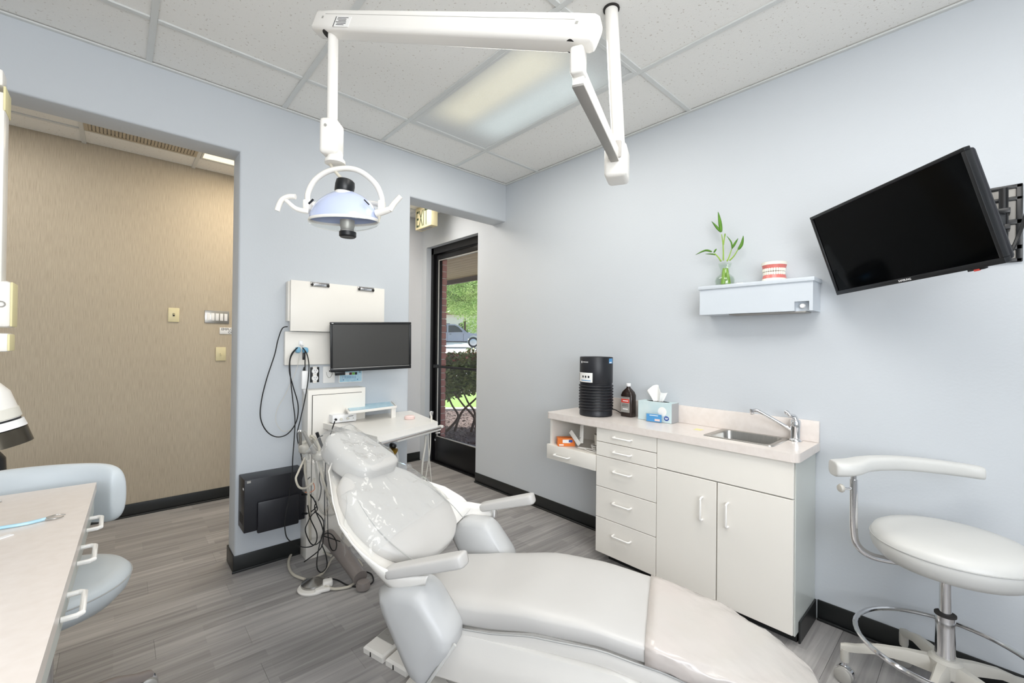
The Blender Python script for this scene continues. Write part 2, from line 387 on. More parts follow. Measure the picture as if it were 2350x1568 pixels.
def text(name, body, size, org, ex, ey, m, parent, ext=.0004, align='LEFT'):
    cu = bpy.data.curves.new(name, 'FONT'); cu.body = body; cu.size = size; cu.extrude = ext; cu.align_x = align; cu.resolution_u = 2
    t = bpy.data.objects.new(name, cu); C.objects.link(t); bpy.context.view_layer.update()
    me = bpy.data.meshes.new_from_object(t.evaluated_get(bpy.context.evaluated_depsgraph_get())); bpy.data.objects.remove(t)
    ex, ey = Vector(ex).normalized(), Vector(ey).normalized(); ez = ex.cross(ey); o0 = rootloc(parent) if parent else Vector((0, 0, 0)); c = Vector(org)-o0
    me.transform(Matrix(((ex.x, ey.x, ez.x, c.x), (ex.y, ey.y, ez.y, c.y), (ex.z, ey.z, ez.z, c.z), (0, 0, 0, 1))))
    me.materials.clear(); me.materials.append(M[m]); me.name = name
    o = bpy.data.objects.new(name, me); C.objects.link(o); o.parent = parent; return o
# D-shaped pull handle: feet at a and b, standing off along n
def pull(parent, a, b, n, r=.0048, off=.026, m='handle'):
    a, b, n = Vector(a), Vector(b), Vector(n); d = (b-a).normalized()
    P = [a, a+n*off*.75, a+n*off+d*.007, b+n*off-d*.007, b+n*off*.75, b]
    q = B().tube([P[0], P[0]+n*off*.5, P[1], P[2], (P[2]+P[3])/2, P[3], P[4], P[4]-n*off*.25, P[5]], r, 10)
    return q.make('handle', m, parent)

# ------------------------------------------------------------------ room shell
XR, YL, YT, HC, HH = 2.469, 2.804, 4.194, 2.672, 2.348
XW, YB = -1.7, -1.7
fl = struct(B().box((XW-.1, YB-.1, -.12), (2.72, YT+.1, -.004)).make('floor', 'slab', smooth=False), 'grey wood-look vinyl plank floor')
rows = int((YT-YB)/.152)+1; std = None
for r in range(rows):
    y0 = YB+r*.152; y1 = min(y0+.1512, YT); xs = XW-random.choice([0, .3, .61, .9])
    while xs < XR+.09:
        xe = xs+1.219; a, b = max(xs, XW), min(xe, 2.6 if y0 > 3.0 else XR)
        if b-a > .02:
            if a == xs and b == xe and y1-y0 > .15:
                if std is None:
                    std = B().box((0, 0, -.004), (1.2185, .1512, 0), .0006, 1).make('plank', 'plank', fl, smooth=False); std.data.transform(Matrix.Translation(fl.location)); o = std
                else: o = std.copy(); C.objects.link(o)
                o.parent = fl; o.location = Vector((a, y0, 0))-fl.location
            else: B().box((a, y0, -.004), (b-.0005, y1, 0), .0006, 1).make('plank', 'plank', fl, smooth=False)
        xs = xe
# ceiling
ce = struct(B().box((XW-.1, YB-.1, 2.70), (2.75, YT+.1, 2.8)).make('ceiling', 'slab', smooth=False), 'suspended ceiling of white fissured tiles in a metal grid')
gx = [XW, -1.12, -.512, .097, .706, 1.315, 1.924, XR]; gy = [YB, -1.31, -.07, 1.17, 2.41, YL]
for i in range(len(gx)-1):
    for j in range(len(gy)-1):
        if i == 5 and j == 3: continue
        if (i in (2, 3)) and j == 2 and False: continue
        B().box((gx[i]+.006, gy[j]+.006, 2.672), (gx[i+1]-.006, gy[j+1]-.006, 2.69), .003, 1).make('ceiling_tile', 'tile', ce, smooth=False)
for x in gx[1:-1]:
    B().box((x-.012, YB, 2.664), (x+.012, YL, 2.672), .001, 1).make('grid_bar', 'bar', ce, smooth=False)
for y in gy[1:-1]:
    for i in range(len(gx)-1):
        B().box((gx[i]+.0125 if i else gx[i], y-.012, 2.664), (gx[i+1]-.0125 if i < 6 else XR, y+.012, 2.672), .001, 1).make('grid_bar', 'bar', ce, smooth=False)
B().box((XW, YL-.018, 2.66), (XR, YL, 2.668)).make('wall_angle', 'bar', ce, smooth=False)
B().box((XR-.018, YB, 2.66), (XR, YL-.02, 2.668)).make('wall_angle', 'bar', ce, smooth=False)
# corridor ceiling
HK = 2.65
cx_ = [XW, -1.41, -.80, -.19, .42, 1.03, 1.64, 2.25, XR]; cy_ = [2.984, 3.32, 3.93, YT]
for i in range(len(cx_)-1):
    for j in range(3):
        if j == 1 and i in (3, 4): continue
        B().box((cx_[i]+.006, cy_[j]+.006, HK), (cx_[i+1]-.006, cy_[j+1]-.006, HK+.02), .003, 1).make('ceiling_tile', 'tile', ce, smooth=False)
for x in cx_[1:-1]: B().box((x-.012, 2.984, HK-.008), (x+.012, YT, HK), .001, 1).make('grid_bar', 'bar', ce, smooth=False)
for y in cy_[1:-1]:
    for i in range(len(cx_)-1): B().box((cx_[i]+.0125, y-.012, HK-.008), (cx_[i+1]-.0125, y+.012, HK), .001, 1).make('grid_bar', 'bar', ce, smooth=False)
vt = thing('ceiling_vent', (.115, 3.625, HK-.01), 'beige perforated return-air grille in the corridor ceiling', 'vent')
B().box((-.17, 3.34, HK-.004), (.40, 3.91, HK+.012)).make('backing', 'greyu', vt, smooth=False)
fb = B()
for lo, hi in (((-.178, 3.332), (.408, 3.352)), ((-.178, 3.898), (.408, 3.918)), ((-.178, 3.352), (-.158, 3.898)), ((.388, 3.352), (.408, 3.898))): fb.box((*lo, HK-.012), (*hi, HK-.002))
fb.make('frame', 'vent', vt, smooth=False)
for k in range(30): B().box((-.157+k*.0182, 3.353, HK-.010), (-.157+k*.0182+.0135, 3.897, HK-.005)).make('slat', 'vent', vt, smooth=False)
cl = thing('ceiling_light', (.725, 3.625, HK-.01), 'glowing warm light panel in the corridor ceiling past the beige vent', 'ceiling light')
B().box((.445, 3.345, HK-.006), (1.005, 3.905, HK+.008)).make('diffuser', 'warmlens', cl, smooth=False)
fb = B()
for lo, hi in (((.433, 3.333), (1.017, 3.345)), ((.433, 3.905), (1.017, 3.917)), ((.433, 3.345), (.445, 3.905)), ((1.005, 3.345), (1.017, 3.905))): fb.box((*lo, HK-.01), (*hi, HK))
fb.make('frame', 'bar', cl, smooth=False)
# main troffer
tl = thing('ceiling_light', (1.62, 1.79, 2.66), 'large two-tube fluorescent troffer with prismatic lens above the dental chair', 'ceiling light')
B().box((1.345, 1.20, 2.668), (1.894, 2.38, 2.674)).make('diffuser', 'diff', tl, smooth=False)
fb = B()
for lo, hi in (((1.327, 1.182), (1.912, 1.2)), ((1.327, 2.38), (1.912, 2.398)), ((1.327, 1.2), (1.345, 2.38)), ((1.894, 1.2), (1.912, 2.38))): fb.box((*lo, 2.662), (*hi, 2.68), .002, 1)
plab(fb.make('frame', 'bar', tl, smooth=False), 'white metal lens frame')

# walls
def wall(name, m, boxes, label, bev=0):
    b = B()
    for lo, hi in boxes: b.box(lo, hi, bev)
    return struct(b.make(name, m, smooth=True, ang=50), label)
b = B()
poly = [(XW, HH), (.49, HH), (.49, 0), (1.553, 0), (1.553, HH), (XR, HH), (XR, 2.70), (XW, 2.70)]
bm = bmesh.new(); vs = [bm.verts.new((x, YL, z)) for x, z in poly]; f = bm.faces.new(vs)
r = bmesh.ops.extrude_face_region(bm, geom=[f])
for e in r['geom']:
    if isinstance(e, bmesh.types.BMVert): e.co.y = YL+.18
bm.normal_update()
ed = [e for e in bm.edges if (abs(e.verts[0].co.x-.49) < .01 and abs(e.verts[1].co.x-.49) < .01 and abs(e.verts[0].co.y-e.verts[1].co.y) < .01) or
      (abs(e.verts[0].co.z-HH) < .01 and abs(e.verts[1].co.z-HH) < .01 and abs(e.verts[0].co.y-e.verts[1].co.y) < .01) or
      (abs(e.verts[0].co.x-1.553) < .01 and abs(e.verts[1].co.x-1.553) < .01 and abs(e.verts[0].co.y-e.verts[1].co.y) < .01)]
bmesh.ops.bevel(bm, geom=ed, offset=.014, segments=4, affect='EDGES', profile=.5)
b.addbm(bm, Matrix.Identity(4)); struct(b.make('wall_left', 'wall', ang=50), 'pale blue-grey wall with rounded corners, carrying the wall boards')
YD0, YD1, ZD = 3.19, 4.10, 2.325
wall('wall_right', 'wall', [((XR, YB, 0), (2.65, YD0, 2.7)), ((XR, YD0, ZD), (2.65, YD1, 2.7)), ((XR, YD1, 0), (2.65, YT, 2.7))], 'pale blue-grey wall behind the sink cabinets')
wall('wall_corridor', 'tan', [((XW, YT, 0), (1.6, YT+.1, 2.7))], 'tan woven wallcovering on the corridor wall')
wall('wall_corridor_end', 'wall2', [((1.6, YT, 0), (2.65, YT+.1, 2.7))], 'pale grey painted wall beside the exit door')
wall('wall_west', 'wall', [((XW-.1, YB-.1, 0), (XW, YT+.1, 2.7))], 'pale wall on the west side')
wall('wall_back', 'wall', [((XW, YB-.1, 0), (2.65, YB, .8)), ((XW, YB-.1, 2.45), (2.65, YB, 2.7)), ((XW, YB-.1, .8), (-1.4, YB, 2.45)), ((.7, YB-.1, .8), (2.65, YB, 2.45))], 'pale wall with an added window opening behind the photographer')
wb = B()
for lo, hi in (((-1.4, .8), (-1.35, 2.45)), ((.65, .8), (.7, 2.45)), ((-1.35, .8), (.65, .85)), ((-1.35, 2.4), (.65, 2.45)), ((-.37, .85), (-.33, 2.4))): wb.box((lo[0], YB-.08, lo[1]), (hi[0], YB-.02, hi[1]), .003)
win = struct(wb.make('added_window', 'bar', smooth=False), 'added white framed window, unseen behind the photographer')  # unseen window, added to go with the fill lamp at the back wall
B().box((-1.35, YB-.055, .85), (.65, YB-.05, 2.4)).make('pane', 'pane', win, smooth=False)
# baseboards
def baseb(name, boxes):
    b = B()
    for lo, hi in boxes:
        b.box(lo, hi, .004)
    return struct(b.make(name, 'base', ang=50), 'black vinyl baseboard')
H0 = .094; T = .007
baseb('baseboard_left', [((.483, YL-T, 0), (.835, YL, H0)), ((1.19, YL-T, 0), (1.555, YL, H0)), ((.483, YL-.001, 0), (.49, YL+.18+T, H0)), ((.49, YL+.18, 0), (1.56, YL+.18+T, H0)), ((1.553, YL-T, 0), (1.56, YL+.18+T, H0)),
      ((.478, YL-T-.004, 0), (.83, YL-T, .012))])
baseb('baseboard_right', [((XR-T, 1.60, 0), (XR, YD0, H0)), ((XR-T, YB, 0), (XR, .53, H0)), ((XR-T-.012, 1.6, 0), (XR-T, YD0, .012)), ((XR-T-.012, YB, 0), (XR-T, .53, .012))])
baseb('baseboard_corridor', [((XW, YT-T, 0), (XR, YT, H0)), ((XW, YT-T-.01, 0), (XR, YT-T, .012))])
# glazed exit door
dr = struct(B().box((2.53, YD0-.03, 0), (2.60, YD0+.02, ZD)).box((2.53, YD1-.045, 0), (2.60, YD1+.02, ZD)).box((2.53, YD0, 2.255), (2.60, YD1, ZD)).box((2.53, YD0, -.003), (2.62, YD1, .012)).make('door_1', 'dblk', ang=50), 'black aluminium exit door with tall glass pane')
lf = B().box((2.555, YD0+.02, .015), (2.598, YD0+.10, 2.25), .003).box((2.555, YD1-.12, .015), (2.598, YD1-.05, 2.25), .003).box((2.555, YD0+.10, 2.185), (2.598, YD1-.12, 2.25), .003).box((2.555, YD0+.10, .015), (2.598, YD1-.12, .285), .003).make('door_leaf', 'dblk', dr, ang=50)
B().box((2.575, YD0+.09, .275), (2.581, YD1-.11, 2.195)).make('pane', 'pane', dr, smooth=False)
B().tube([(2.52, YD0+.05, 1.04), (2.52, YD1-.13, 1.04)], .013, 12).box((2.515, YD1-.13, 1.022), (2.556, YD1-.09, 1.058), .003).box((2.515, YD0+.03, 1.022), (2.556, YD0+.07, 1.058), .003).make('push_bar', 'dblk', dr)
gs = B()
for lo, hi in (((YD1-.125, .28), (YD1-.118, 2.19)), ((YD0+.10, 2.178), (YD1-.12, 2.186)), ((YD0+.10, .284), (YD1-.12, .292))): gs.box((2.548, lo[0], lo[1]), (2.556, hi[0], hi[1]))
plab(gs.make('glazing_bead', 'alu', dr, smooth=False), 'thin grey glazing bead')
B().lathe([(0, 0), (.012, 0), (.012, .006), (0, .008)], (2.555, YD1-.085, .24), (-1, 0, 0), 12).make('lock', 'chrome', dr)

# corridor wall fittings
def plate(y, px0, px1, pz0, pz1, d=.006): return ((px0, y-d, pz0), (px1, y-.0005, pz1))
s1 = thing('light_switch', (.312, YT, 1.43), 'ivory single toggle plate on the tan wall, standing alone', 'light switch')
B().box((.278, YT-.007, 1.43), (.346, YT-.0005, 1.538), .003).make('plate', 'iv', s1)
B().box((.306, YT-.010, 1.474), (.318, YT-.006, 1.496)).make('slot', 'dark', s1, smooth=False); B().box((.309, YT-.018, 1.484), (.315, YT-.008, 1.494), .001).make('toggle', 'iv', s1)
s2 = thing('light_switch', (.59, YT, 1.431), 'steel plate with five rocker switches on the tan wall', 'light switch')
B().box((.507, YT-.006, 1.431), (.672, YT-.0005, 1.533), .002).make('plate', 'steel', s2)
for k in range(5): B().box((.519+k*.0295, YT-.012, 1.452), (.541+k*.0295, YT-.005, 1.51), .002).make('rocker', 'white', s2)
s3 = thing('light_switch', (.618, YT, 1.127), 'ivory toggle plate low on the tan wall under the sign', 'light switch')
B().box((.583, YT-.007, 1.127), (.653, YT-.0005, 1.237), .003).make('plate', 'iv', s3); B().box((.614, YT-.018, 1.174), (.622, YT-.006, 1.192), .001).make('toggle', 'iv', s3)
sg = thing('wall_sign', (.72, YT, 1.345), 'small white lettered sign on the tan wall, cut off by the wall corner', 'sign')
B().box((.608, YT-.004, 1.345), (.84, YT-.0005, 1.398), .001).make('panel', 'white', sg)
text('lettering', 'EMPLOYEES', .027, (.618, YT-.0046, 1.375), (1, 0, 0), (0, 0, 1), 'ink', sg)
text('lettering', 'ONLY', .027, (.665, YT-.0046, 1.351), (1, 0, 0), (0, 0, 1), 'ink', sg)
ex = thing('exit_sign', (2.25, 3.74, 2.42), 'cream box exit sign hanging from the corridor ceiling by the glass door', 'sign')
B().box((2.215, 3.60, 2.43), (2.29, 3.90, 2.649), .006).make('housing', 'iv', ex)
B().box((2.23, 3.65, 2.4285), (2.27, 3.85, 2.4305)).make('light_slot', 'alu', ex, smooth=False)
text('lettering', 'EXIT', .235, (2.2145, 3.885, 2.452), (0, -1, 0), (0, 0, 1), 'green', ex)
for o in ex.children:
    if o.name.startswith('lettering'):
        c0 = Vector((2.2145, 3.885, 0))-ex.location
        o.data.transform(Matrix.Translation(Vector((0, c0.y, 0))) @ Matrix.Scale(.46, 4, (0, 1, 0)) @ Matrix.Translation(Vector((0, -c0.y, 0))))

# ------------------------------------------------------------------ dental chair
CA = Vector((.46, -.888, 0)).normalized(); CN = Vector((-CA.y, CA.x, 0)); CO = Vector((1.0766, 1.346, 0)); ZZ = Vector((0, 0, 1))
def cc(u, v, z): return CO+CA*u+CN*v+ZZ*z
ch = thing('dental_chair', cc(.1, 0, 0), 'reclined light grey vinyl dental chair on a white base in the middle of the floor', 'dental chair')
# base casting
def rrect(u0, u1, w, z, r=.06, n=6):
    P = []
    for sx, sy, a0 in ((1, 1, 0), (-1, 1, 90), (-1, -1, 180), (1, -1, 270)):
        for k in range(n+1):
            a = R_(a0+90*k/n); P.append(cc((u1-r if sx > 0 else u0+r)+r*cos(a), sy*(w-r)+r*sin(a), z))
    return P
B().loft([rrect(-.22, .62, .24, 0), rrect(-.22, .62, .24, .018), rrect(-.19, .58, .21, .03)]).make('floor_plate', 'wplas', ch)
B().loft([rrect(-.10, .46, .15, .03), rrect(-.09, .40, .14, .14)]).make('pedestal', 'alu', ch)
bs = []
for z, u0, u1, w, r in ((.085, -.17, .40, .165, .05), (.075, -.2, .46, .185, .06), (.095, -.22, .54, .205, .07), (.16, -.2, .66, .212, .07), (.225, -.17, .72, .208, .06), (.262, -.15, .62, .2, .06), (.275, -.12, .5, .18, .06)):
    bs.append(rrect(u0, u1, w, z, r))
plab(B().loft(bs).make('base_casting', 'wplas', ch), 'glossy white plastic base housing')
# seat pan under the cushion
def profz(u): return interp([(-.3, .235), (-.05, .262), (.1, .285), (.3, .322), (.5, .326), (.65, .306), (.85, .265), (1.05, .215), (1.2, .17)], u)
rows = []
for k in range(25):
    u = -.12+1.2*k/24; z = profz(u); w = interp([(-.12, .18), (0, .20), (.6, .205), (.85, .19), (1.0, .14), (1.08, .06)], u)
    t = .062 if u < .9 else .04
    rows.append([cc(u, v, zz) for v, zz in ((-w, z+.012), (-w-.004, z), (-w+.012, z-t*.8), (-w*.7, z-t), (0, z-t), (w*.7, z-t), (w-.012, z-t*.8), (w+.004, z), (w, z+.012), (0, z+.014))])
B().loft(rows).make('seat_pan', 'gplas', ch, ang=40)
# seat and leg cushion
def topz(u): return interp([(-.3, .36), (-.1, .37), (.05, .385), (.25, .415), (.45, .415), (.65, .392), (.85, .352), (1.0, .305), (1.15, .25)], u)
SU0, SU1 = -.25, 1.145
def su(t): return SU0+(SU1-SU0)*t
wt = [(0, .175), (.12, .20), (.22, .222), (.40, .232), (.55, .222), (.7, .213), (.82, .205), (.9, .18), (1, .13)]
def scen(t):
    u = su(t); return cc(u, 0, (topz(u)+profz(u)+.014)/2)
def slat(t): return CN
def sup(t): return ZZ
seatb = B().pad(scen, slat, sup, lambda t: interp(wt, t), lambda t: (topz(su(t))-profz(su(t))-.014)/2+.004, N=44, seg=40, p=4.2, q=5.0)
plab(seatb.make('seat', 'vin', ch, ang=60), 'long seat and leg cushion')
# cushion piping along the lower edge
for s in (-1, 1):
    P = []
    for k in range(3, 33):
        t = k/36; u = su(t); P.append(cc(u, s*(interp(wt, t)*(1-abs(2*t-1)**5)**.2-.002), profz(u)+.018))
    B().tube(P, .0035, 6).make('piping', 'seam', ch)
# foot cover
fc = B(); FU0 = .635
rows = []
for k in range(31):
    t = (FU0-SU0)/(SU1-SU0)+(1.0-(FU0-SU0)/(SU1-SU0))*(k/30)**.8; t = min(t, .9995)
    e = max(1e-3, (1-abs(2*t-1)**5))**.2; w = interp(wt, t)*e+.005; h = ((topz(su(t))-profz(su(t))-.014)/2+.004)*e**.6+.005
    c = scen(t); r = []
    for j in range(29):
        th = -.42+(pi+.84)*j/28; x = math.copysign(abs(cos(th))**(2/4.2), cos(th)); y = math.copysign(abs(sin(th))**(2/4.2), sin(th))
        wr = .0035*sin(th*9+k*.7)*min(1, k/8)+.002*sin(th*17-k*1.3)
        r.append(c+CN*(x*(w+wr))+ZZ*(y*(h+wr*.8)))
    rows.append(r)
fc.grid(rows); o = fc.make('foot_cover', 'foot', ch, ang=70); plab(o, 'wrinkled cream protective vinyl sleeve over the foot end')
md = o.modifiers.new('thick', 'SOLIDIFY'); md.thickness = .002; md.offset = 1
# hip bolsters left and right
def rpoly(P, it=3):
    for _ in range(it):
        Q = []
        for i in range(len(P)):
            a, b_ = Vector(P[i]), Vector(P[(i+1) % len(P)]); Q += [a*.86+b_*.14, a*.14+b_*.86]
        P = Q
    return P
def bolster(s):
    A = [(-.285, .40), (-.21, .462), (-.07, .468), (.050, .300), (-.088, .095)]
    A2 = [(-.255, .40), (-.19, .445), (-.08, .45), (.040, .30), (-.088, .12)]
    r = []
    for v, P, k in ((.195, A2, .96), (.22, A, .98), (.255, A, 1.0), (.29, A, 1.0), (.316, A2, 1.03), (.333, A2, .92), (.340, A2, .66)):
        cu = sum(p[0] for p in P)/len(P); cz = sum(p[1] for p in P)/len(P)
        Q = rpoly([((p[0]-cu)*k+cu, (p[1]-cz)*k+cz, 0) for p in P])
        r.append([cc(q.x, s*v+(.022 if s > 0 else 0), q.y+(.006 if s > 0 else 0)) for q in Q])
    return B().loft(r).make('hip_bolster', 'vinb', ch, ang=60)
bolster(-1); bolster(1)
for s in (-1, 1): B().tube([cc(.042, s*.30, .298), cc(-.018, s*.322, .205), cc(-.082, s*.305, .108)], .006, 8, n=6).make('piping', 'stoolv', ch)
# backrest
BS = .62
def bp(u, v, h=0):         # point on the backrest plane, h above it
    nn = (CA*BS+ZZ).normalized(); return cc(u, v, .37-BS*u)+nn*h
BNN = (CA*BS+ZZ).normalized()
BU0, BU1 = -.155, -.60
bw = [(0, .17), (.12, .225), (.3, .262), (.5, .265), (.7, .24), (.88, .20), (1, .17)]
plab(B().pad(lambda t: bp(BU0+(BU1-BU0)*t, 0, -.028), lambda t: CN, lambda t: BNN, lambda t: interp(bw, t), lambda t: .036+.008*sin(pi*t), N=34, seg=40, p=3.6, q=3.6).make('backrest', 'vin', ch, ang=60), 'padded backrest')
for s in (-1, 1):
    P = [bp(u, s*v, h) for u, v, h in ((-.185, .205, .006), (-.26, .222, .0085), (-.36, .215, .0095), (-.45, .185, .0085), (-.505, .160, .004))]
    B().tube(P, .0018, 6, n=6).make('piping', 'seam', ch)
# shell behind the backrest, wrapping to the arms
rim = [(-.66, .10), (-.63, .15), (-.58, .20), (-.50, .27), (-.42, .325), (-.34, .345), (-.26, .345), (-.2, .335)]
rows = []
for u, w in rim:
    d = .11 if u > -.55 else .085
    wf = w-.11 if u < -.45 else w-.11*max(0, min(1, (-.30-u)/.15))
    sec = [(-w, 0), (-w+.006, -.007), (-w*.93, -.018), (-w*.78, -.04), (-w*.55, -.06), (-w*.25, -.072), (0, -.076), (wf*.25, -.072), (wf*.55, -.06), (wf*.78, -.04), (wf*.93, -.018), (wf-.006, -.007), (wf, 0)]
    rows.append([bp(u, v, h-(.0 if u > -.6 else .01)) for v, h in sec])
o = B().grid(rows).make('back_shell', 'gplas', ch, ang=70); md = o.modifiers.new('thick', 'SOLIDIFY'); md.thickness = .004
plab(o, 'thin white curved shell behind the backrest')
for s in (-1, 1):
    up_ = [(-.42, .325, .625), (-.34, .345, .578), (-.27, .345, .54), (-.2, .335, .512), (-.12, .318, .50), (-.06, .30, .505)]
    lo_ = [(-.36, .24, .52), (-.30, .275, .475), (-.24, .30, .445), (-.19, .31, .432), (-.13, .30, .445), (-.075, .295, .468)]
    if s > 0:
        up_ = [(-.43, .205, .59), (-.37, .235, .552), (-.30, .278, .528), (-.23, .32, .522), (-.15, .35, .51), (-.07, .362, .512)]
        lo_ = [(-.36, .21, .52), (-.31, .25, .46), (-.25, .28, .432), (-.21, .31, .425), (-.15, .335, .438), (-.085, .352, .462)]
    U = crom([cc(u, s*v, z) for u, v, z in up_], 5); L = crom([cc(u, s*v, z) for u, v, z in lo_], 5)
    o = B().grid([[a, a*.66+b_*.34+CN*s*.006, a*.33+b_*.67+CN*s*.004, b_] for a, b_ in zip(U, L)]).make('arm_wing', 'gplas', ch, ang=70)
    md = o.modifiers.new('thick', 'SOLIDIFY'); md.thickness = .006
    if s > 0: B().tube([cc(-.085, .34, .50), cc(-.085, .34, .462)], .012, 12).make('arm_pivot', 'chrome', ch)
    a, b_ = (cc(-.215, -.31, .492), cc(.062, -.272, .570)) if s < 0 else (cc(-.165, .365, .488), cc(.112, .335, .578))
    ax = (b_-a).normalized(); lat = CN; up2 = ax.cross(lat).normalized()
    if up2.z < 0: up2 = -up2
    B().pad(lambda t: a+(b_-a)*t, lambda t: lat, lambda t: up2, lambda t: .030+.004*t, lambda t: .020+.004*t, N=16, seg=24, p=4, q=9).make('armrest', 'vin', ch, ang=60)
# headrest
HS = .5; HNN = (CA*HS+ZZ).normalized()
def hp(u, v, h=0): return cc(u, v, .725-HS*(u+.5))+HNN*h
hwt = [(0, .118), (.2, .128), (.5, .130), (.8, .118), (1, .10)]
plab(B().pad(lambda t: hp(-.492-.268*t, .042, -.03+.012*(2*t-1)**2), lambda t: (CN+CA*.12).normalized(), lambda t: HNN, lambda t: interp(hwt, t), lambda t: .052, N=26, seg=40, p=4.2, q=4.4).make('headrest', 'vin', ch, ang=60), 'articulated padded headrest')
B().beam(hp(-.64, .02, -.10), bp(-.50, .02, -.08), .09, .014, bev=.004).make('headrest_bar', 'steel', ch)
# clear film over headrest and upper back
fs = thing('plastic_cover', cc(-.5, 0, .62), 'clear crinkled plastic sleeve draped over the headrest and upper backrest', 'plastic cover')
rows = []; random.seed(3)
NS = 34
for i in range(NS+1):
    t = i/NS; u = -.785+.505*t
    r = []
    wl = interp([(0, .12), (.12, .14), (.35, .165), (.55, .22), (.75, .31), (.9, .345), (1, .34)], t); wr = interp([(0, .13), (.15, .19), (.35, .20), (.55, .235), (.8, .27), (1, .262)], t)
    for j in range(37):
        q = -1+2*j/36; v = q*(wl if q < 0 else wr)+.015
        if u < -.50:
            hw = interp(hwt, min(1, max(0, (-.492-u)/.268))); e = abs(v-.042)/hw; h = .032-.045*max(0, e-.8)**1.2*4
            base = hp(u, v, max(h, -.14)); endf = max(0, (-.77-u)/.03); base = base-HNN*.07*endf
            if u > -.535: base = base.lerp(bp(u, v, .03-.12*max(0, abs(v)-.2)*2), (u+.535)/.035)
        else:
            e = max(0, abs(v)-.2); base = bp(u, v, .030-.55*e)
        n1 = sin(v*61+u*23)*.5+sin(v*37-u*71)*.5; n2 = sin(v*140+u*90)*.6+sin(u*160-v*70)*.4
        r.append(base+BNN*(.0045*n1+.002*n2+.003))
    rows.append(r)
o = B().grid(rows).make('front_sheet', 'film', fs, ang=25)
rows2 = []
for i in range(0, NS+1, 2):
    a, b_ = rows[i][0], rows[i][-1]; c_ = (a+b_)/2-BNN*.11
    rows2.append([a.lerp(c_, k/6)-BNN*.03*sin(pi*k/6) for k in range(7)]+[c_.lerp(b_, k/6)-BNN*.03*sin(pi*k/6) for k in range(1, 7)])
# loose side flap, hanging by the near side of the headrest
fl_ = []
for i in range(13):
    t = i/12; P0 = rows[int(2+t*24)][0]; fl_.append([P0+(-CN*.014*k/5-ZZ*.026*k)*(1-.3*t)+CA*.006*sin(i*1.9+k)+CN*.007*sin(i*2.7+k*1.7) for k in range(6)])
B().grid(fl_).make('side_flap', 'film', fs, ang=25)
fl_ = []
for i in range(13):
    t = i/12; P0 = rows[int(8+t*25)][-1]; fl_.append([P0+(CN*.03*k/4-ZZ*.006*k)+CA*.005*sin(i*1.9+k)+CN*.006*sin(i*2.3+k*1.7) for k in range(5)])
B().grid(fl_).make('side_flap', 'film', fs, ang=25)

# foot pedals by the chair base
def pedal(org, ex, ey, label, panel):
    t = thing('foot_pedal', org, label, 'foot pedal', None); ex, ey = Vector(ex).normalized(), Vector(ey).normalized(); org = Vector(org)
    W_, L_ = .114, .128
    def p(x, y, z): return org+ex*x+ey*y+ZZ*z
    B().loft([[p(0, 0, 0), p(W_, 0, 0), p(W_, L_, 0), p(0, L_, 0)], [p(0, -.002, .022), p(W_, -.002, .022), p(W_, L_, .030), p(0, L_, .030)], [p(.006, .006, .030), p(W_-.006, .006, .030), p(W_-.006, L_-.004, .040), p(.006, L_-.004, .040)]]).make('body', 'wplas', t, ang=20)
    B().loft([[p(.009, .062, .0362), p(W_-.009, .062, .0362), p(W_-.009, L_-.008, .0412), p(.009, L_-.008, .0412)], [p(.009, .062, .0369), p(W_-.009, .062, .0369), p(W_-.009, L_-.008, .0416), p(.009, L_-.008, .0416)]]).make('panel', 'lgrey', t, smooth=False)
    for a, b_ in ((.022, .112), (.030, .092), (.058, .104), (.080, .082)):
        B().obox(p(a+.008, b_, .0395), ex, ey, ZZ, (.016, .005, .002)).make('mark', 'greyu', t, smooth=False)
    B().obox(p(.045, -.002, .012), ex, ey, ZZ, (.004, .004, .018)).make('notch', 'dark', t, smooth=False)
pe = (Vector((.80, 1.62, 0))-Vector((.765, 1.72, 0))).normalized()
ex_, ey_ = (.26, -.966, 0), (.86, .3, 0)
ey_ = (.966, .26, 0)
pedal((.767, 1.733, .001), ex_, ey_, 'white foot pedal with grey button panel, the one farther from the chair base', True)
pedal((.803, 1.606, .001), ex_, ey_, 'white foot pedal tucked under the chair bolster', True)

# ------------------------------------------------------------------ ceiling track light
RX = Vector((.738, -.674, 0)); RF = Vector((.674, .738, 0))
lu = thing('dental_light', (1.48, 1.03, 2.672), 'white ceiling mounted dental operating light with long folding arm', 'dental light')
pt, pb = at(1403, 20, 'z', 2.672), dep(1419, 335, 1.765)
B().lathe([(.0, 0), (.033, 0), (.033, -.006), (.028, -.007), (.0, -.007)], pt, seg=28).make('ceiling_collar', 'dark', lu)
B().tube([pt+(pt-pb)*.02, pb], .0262, 24).make('ceiling_post', 'gplas', lu)
kb = dep(1416, 378, 1.765)
ax1 = (Vector((.86, .70, 0))-Vector((1.47, 1.0, 0))).normalized()
B().obox(kb+Vector((0, 0, .0)), ax1, Vector((-ax1.y, ax1.x, 0)), ZZ, (.125, .088, .135), .018, 4).make('pivot_housing', 'gplas', lu)
B().obox(kb+ax1*.06+Vector((0, 0, .035)), ax1, Vector((-ax1.y, ax1.x, 0)), ZZ, (.02, .05, .07), .006).make('hinge_slot', 'greyu', lu)
a1 = dep(1326, 172, 1.115); a2 = kb+ax1*.045+Vector((0, 0, .018))
d1 = (a2-a1).normalized()
B().beam(a1, a2, .030, .05, bev=.004).make('lower_arm', 'gplas', lu)
B().beam(a1-ZZ*.0265, a2-ZZ*.0265, .031, .006, bev=.001).make('arm_channel', 'greyu', lu)
hc = dep(1327, 145, 1.115)
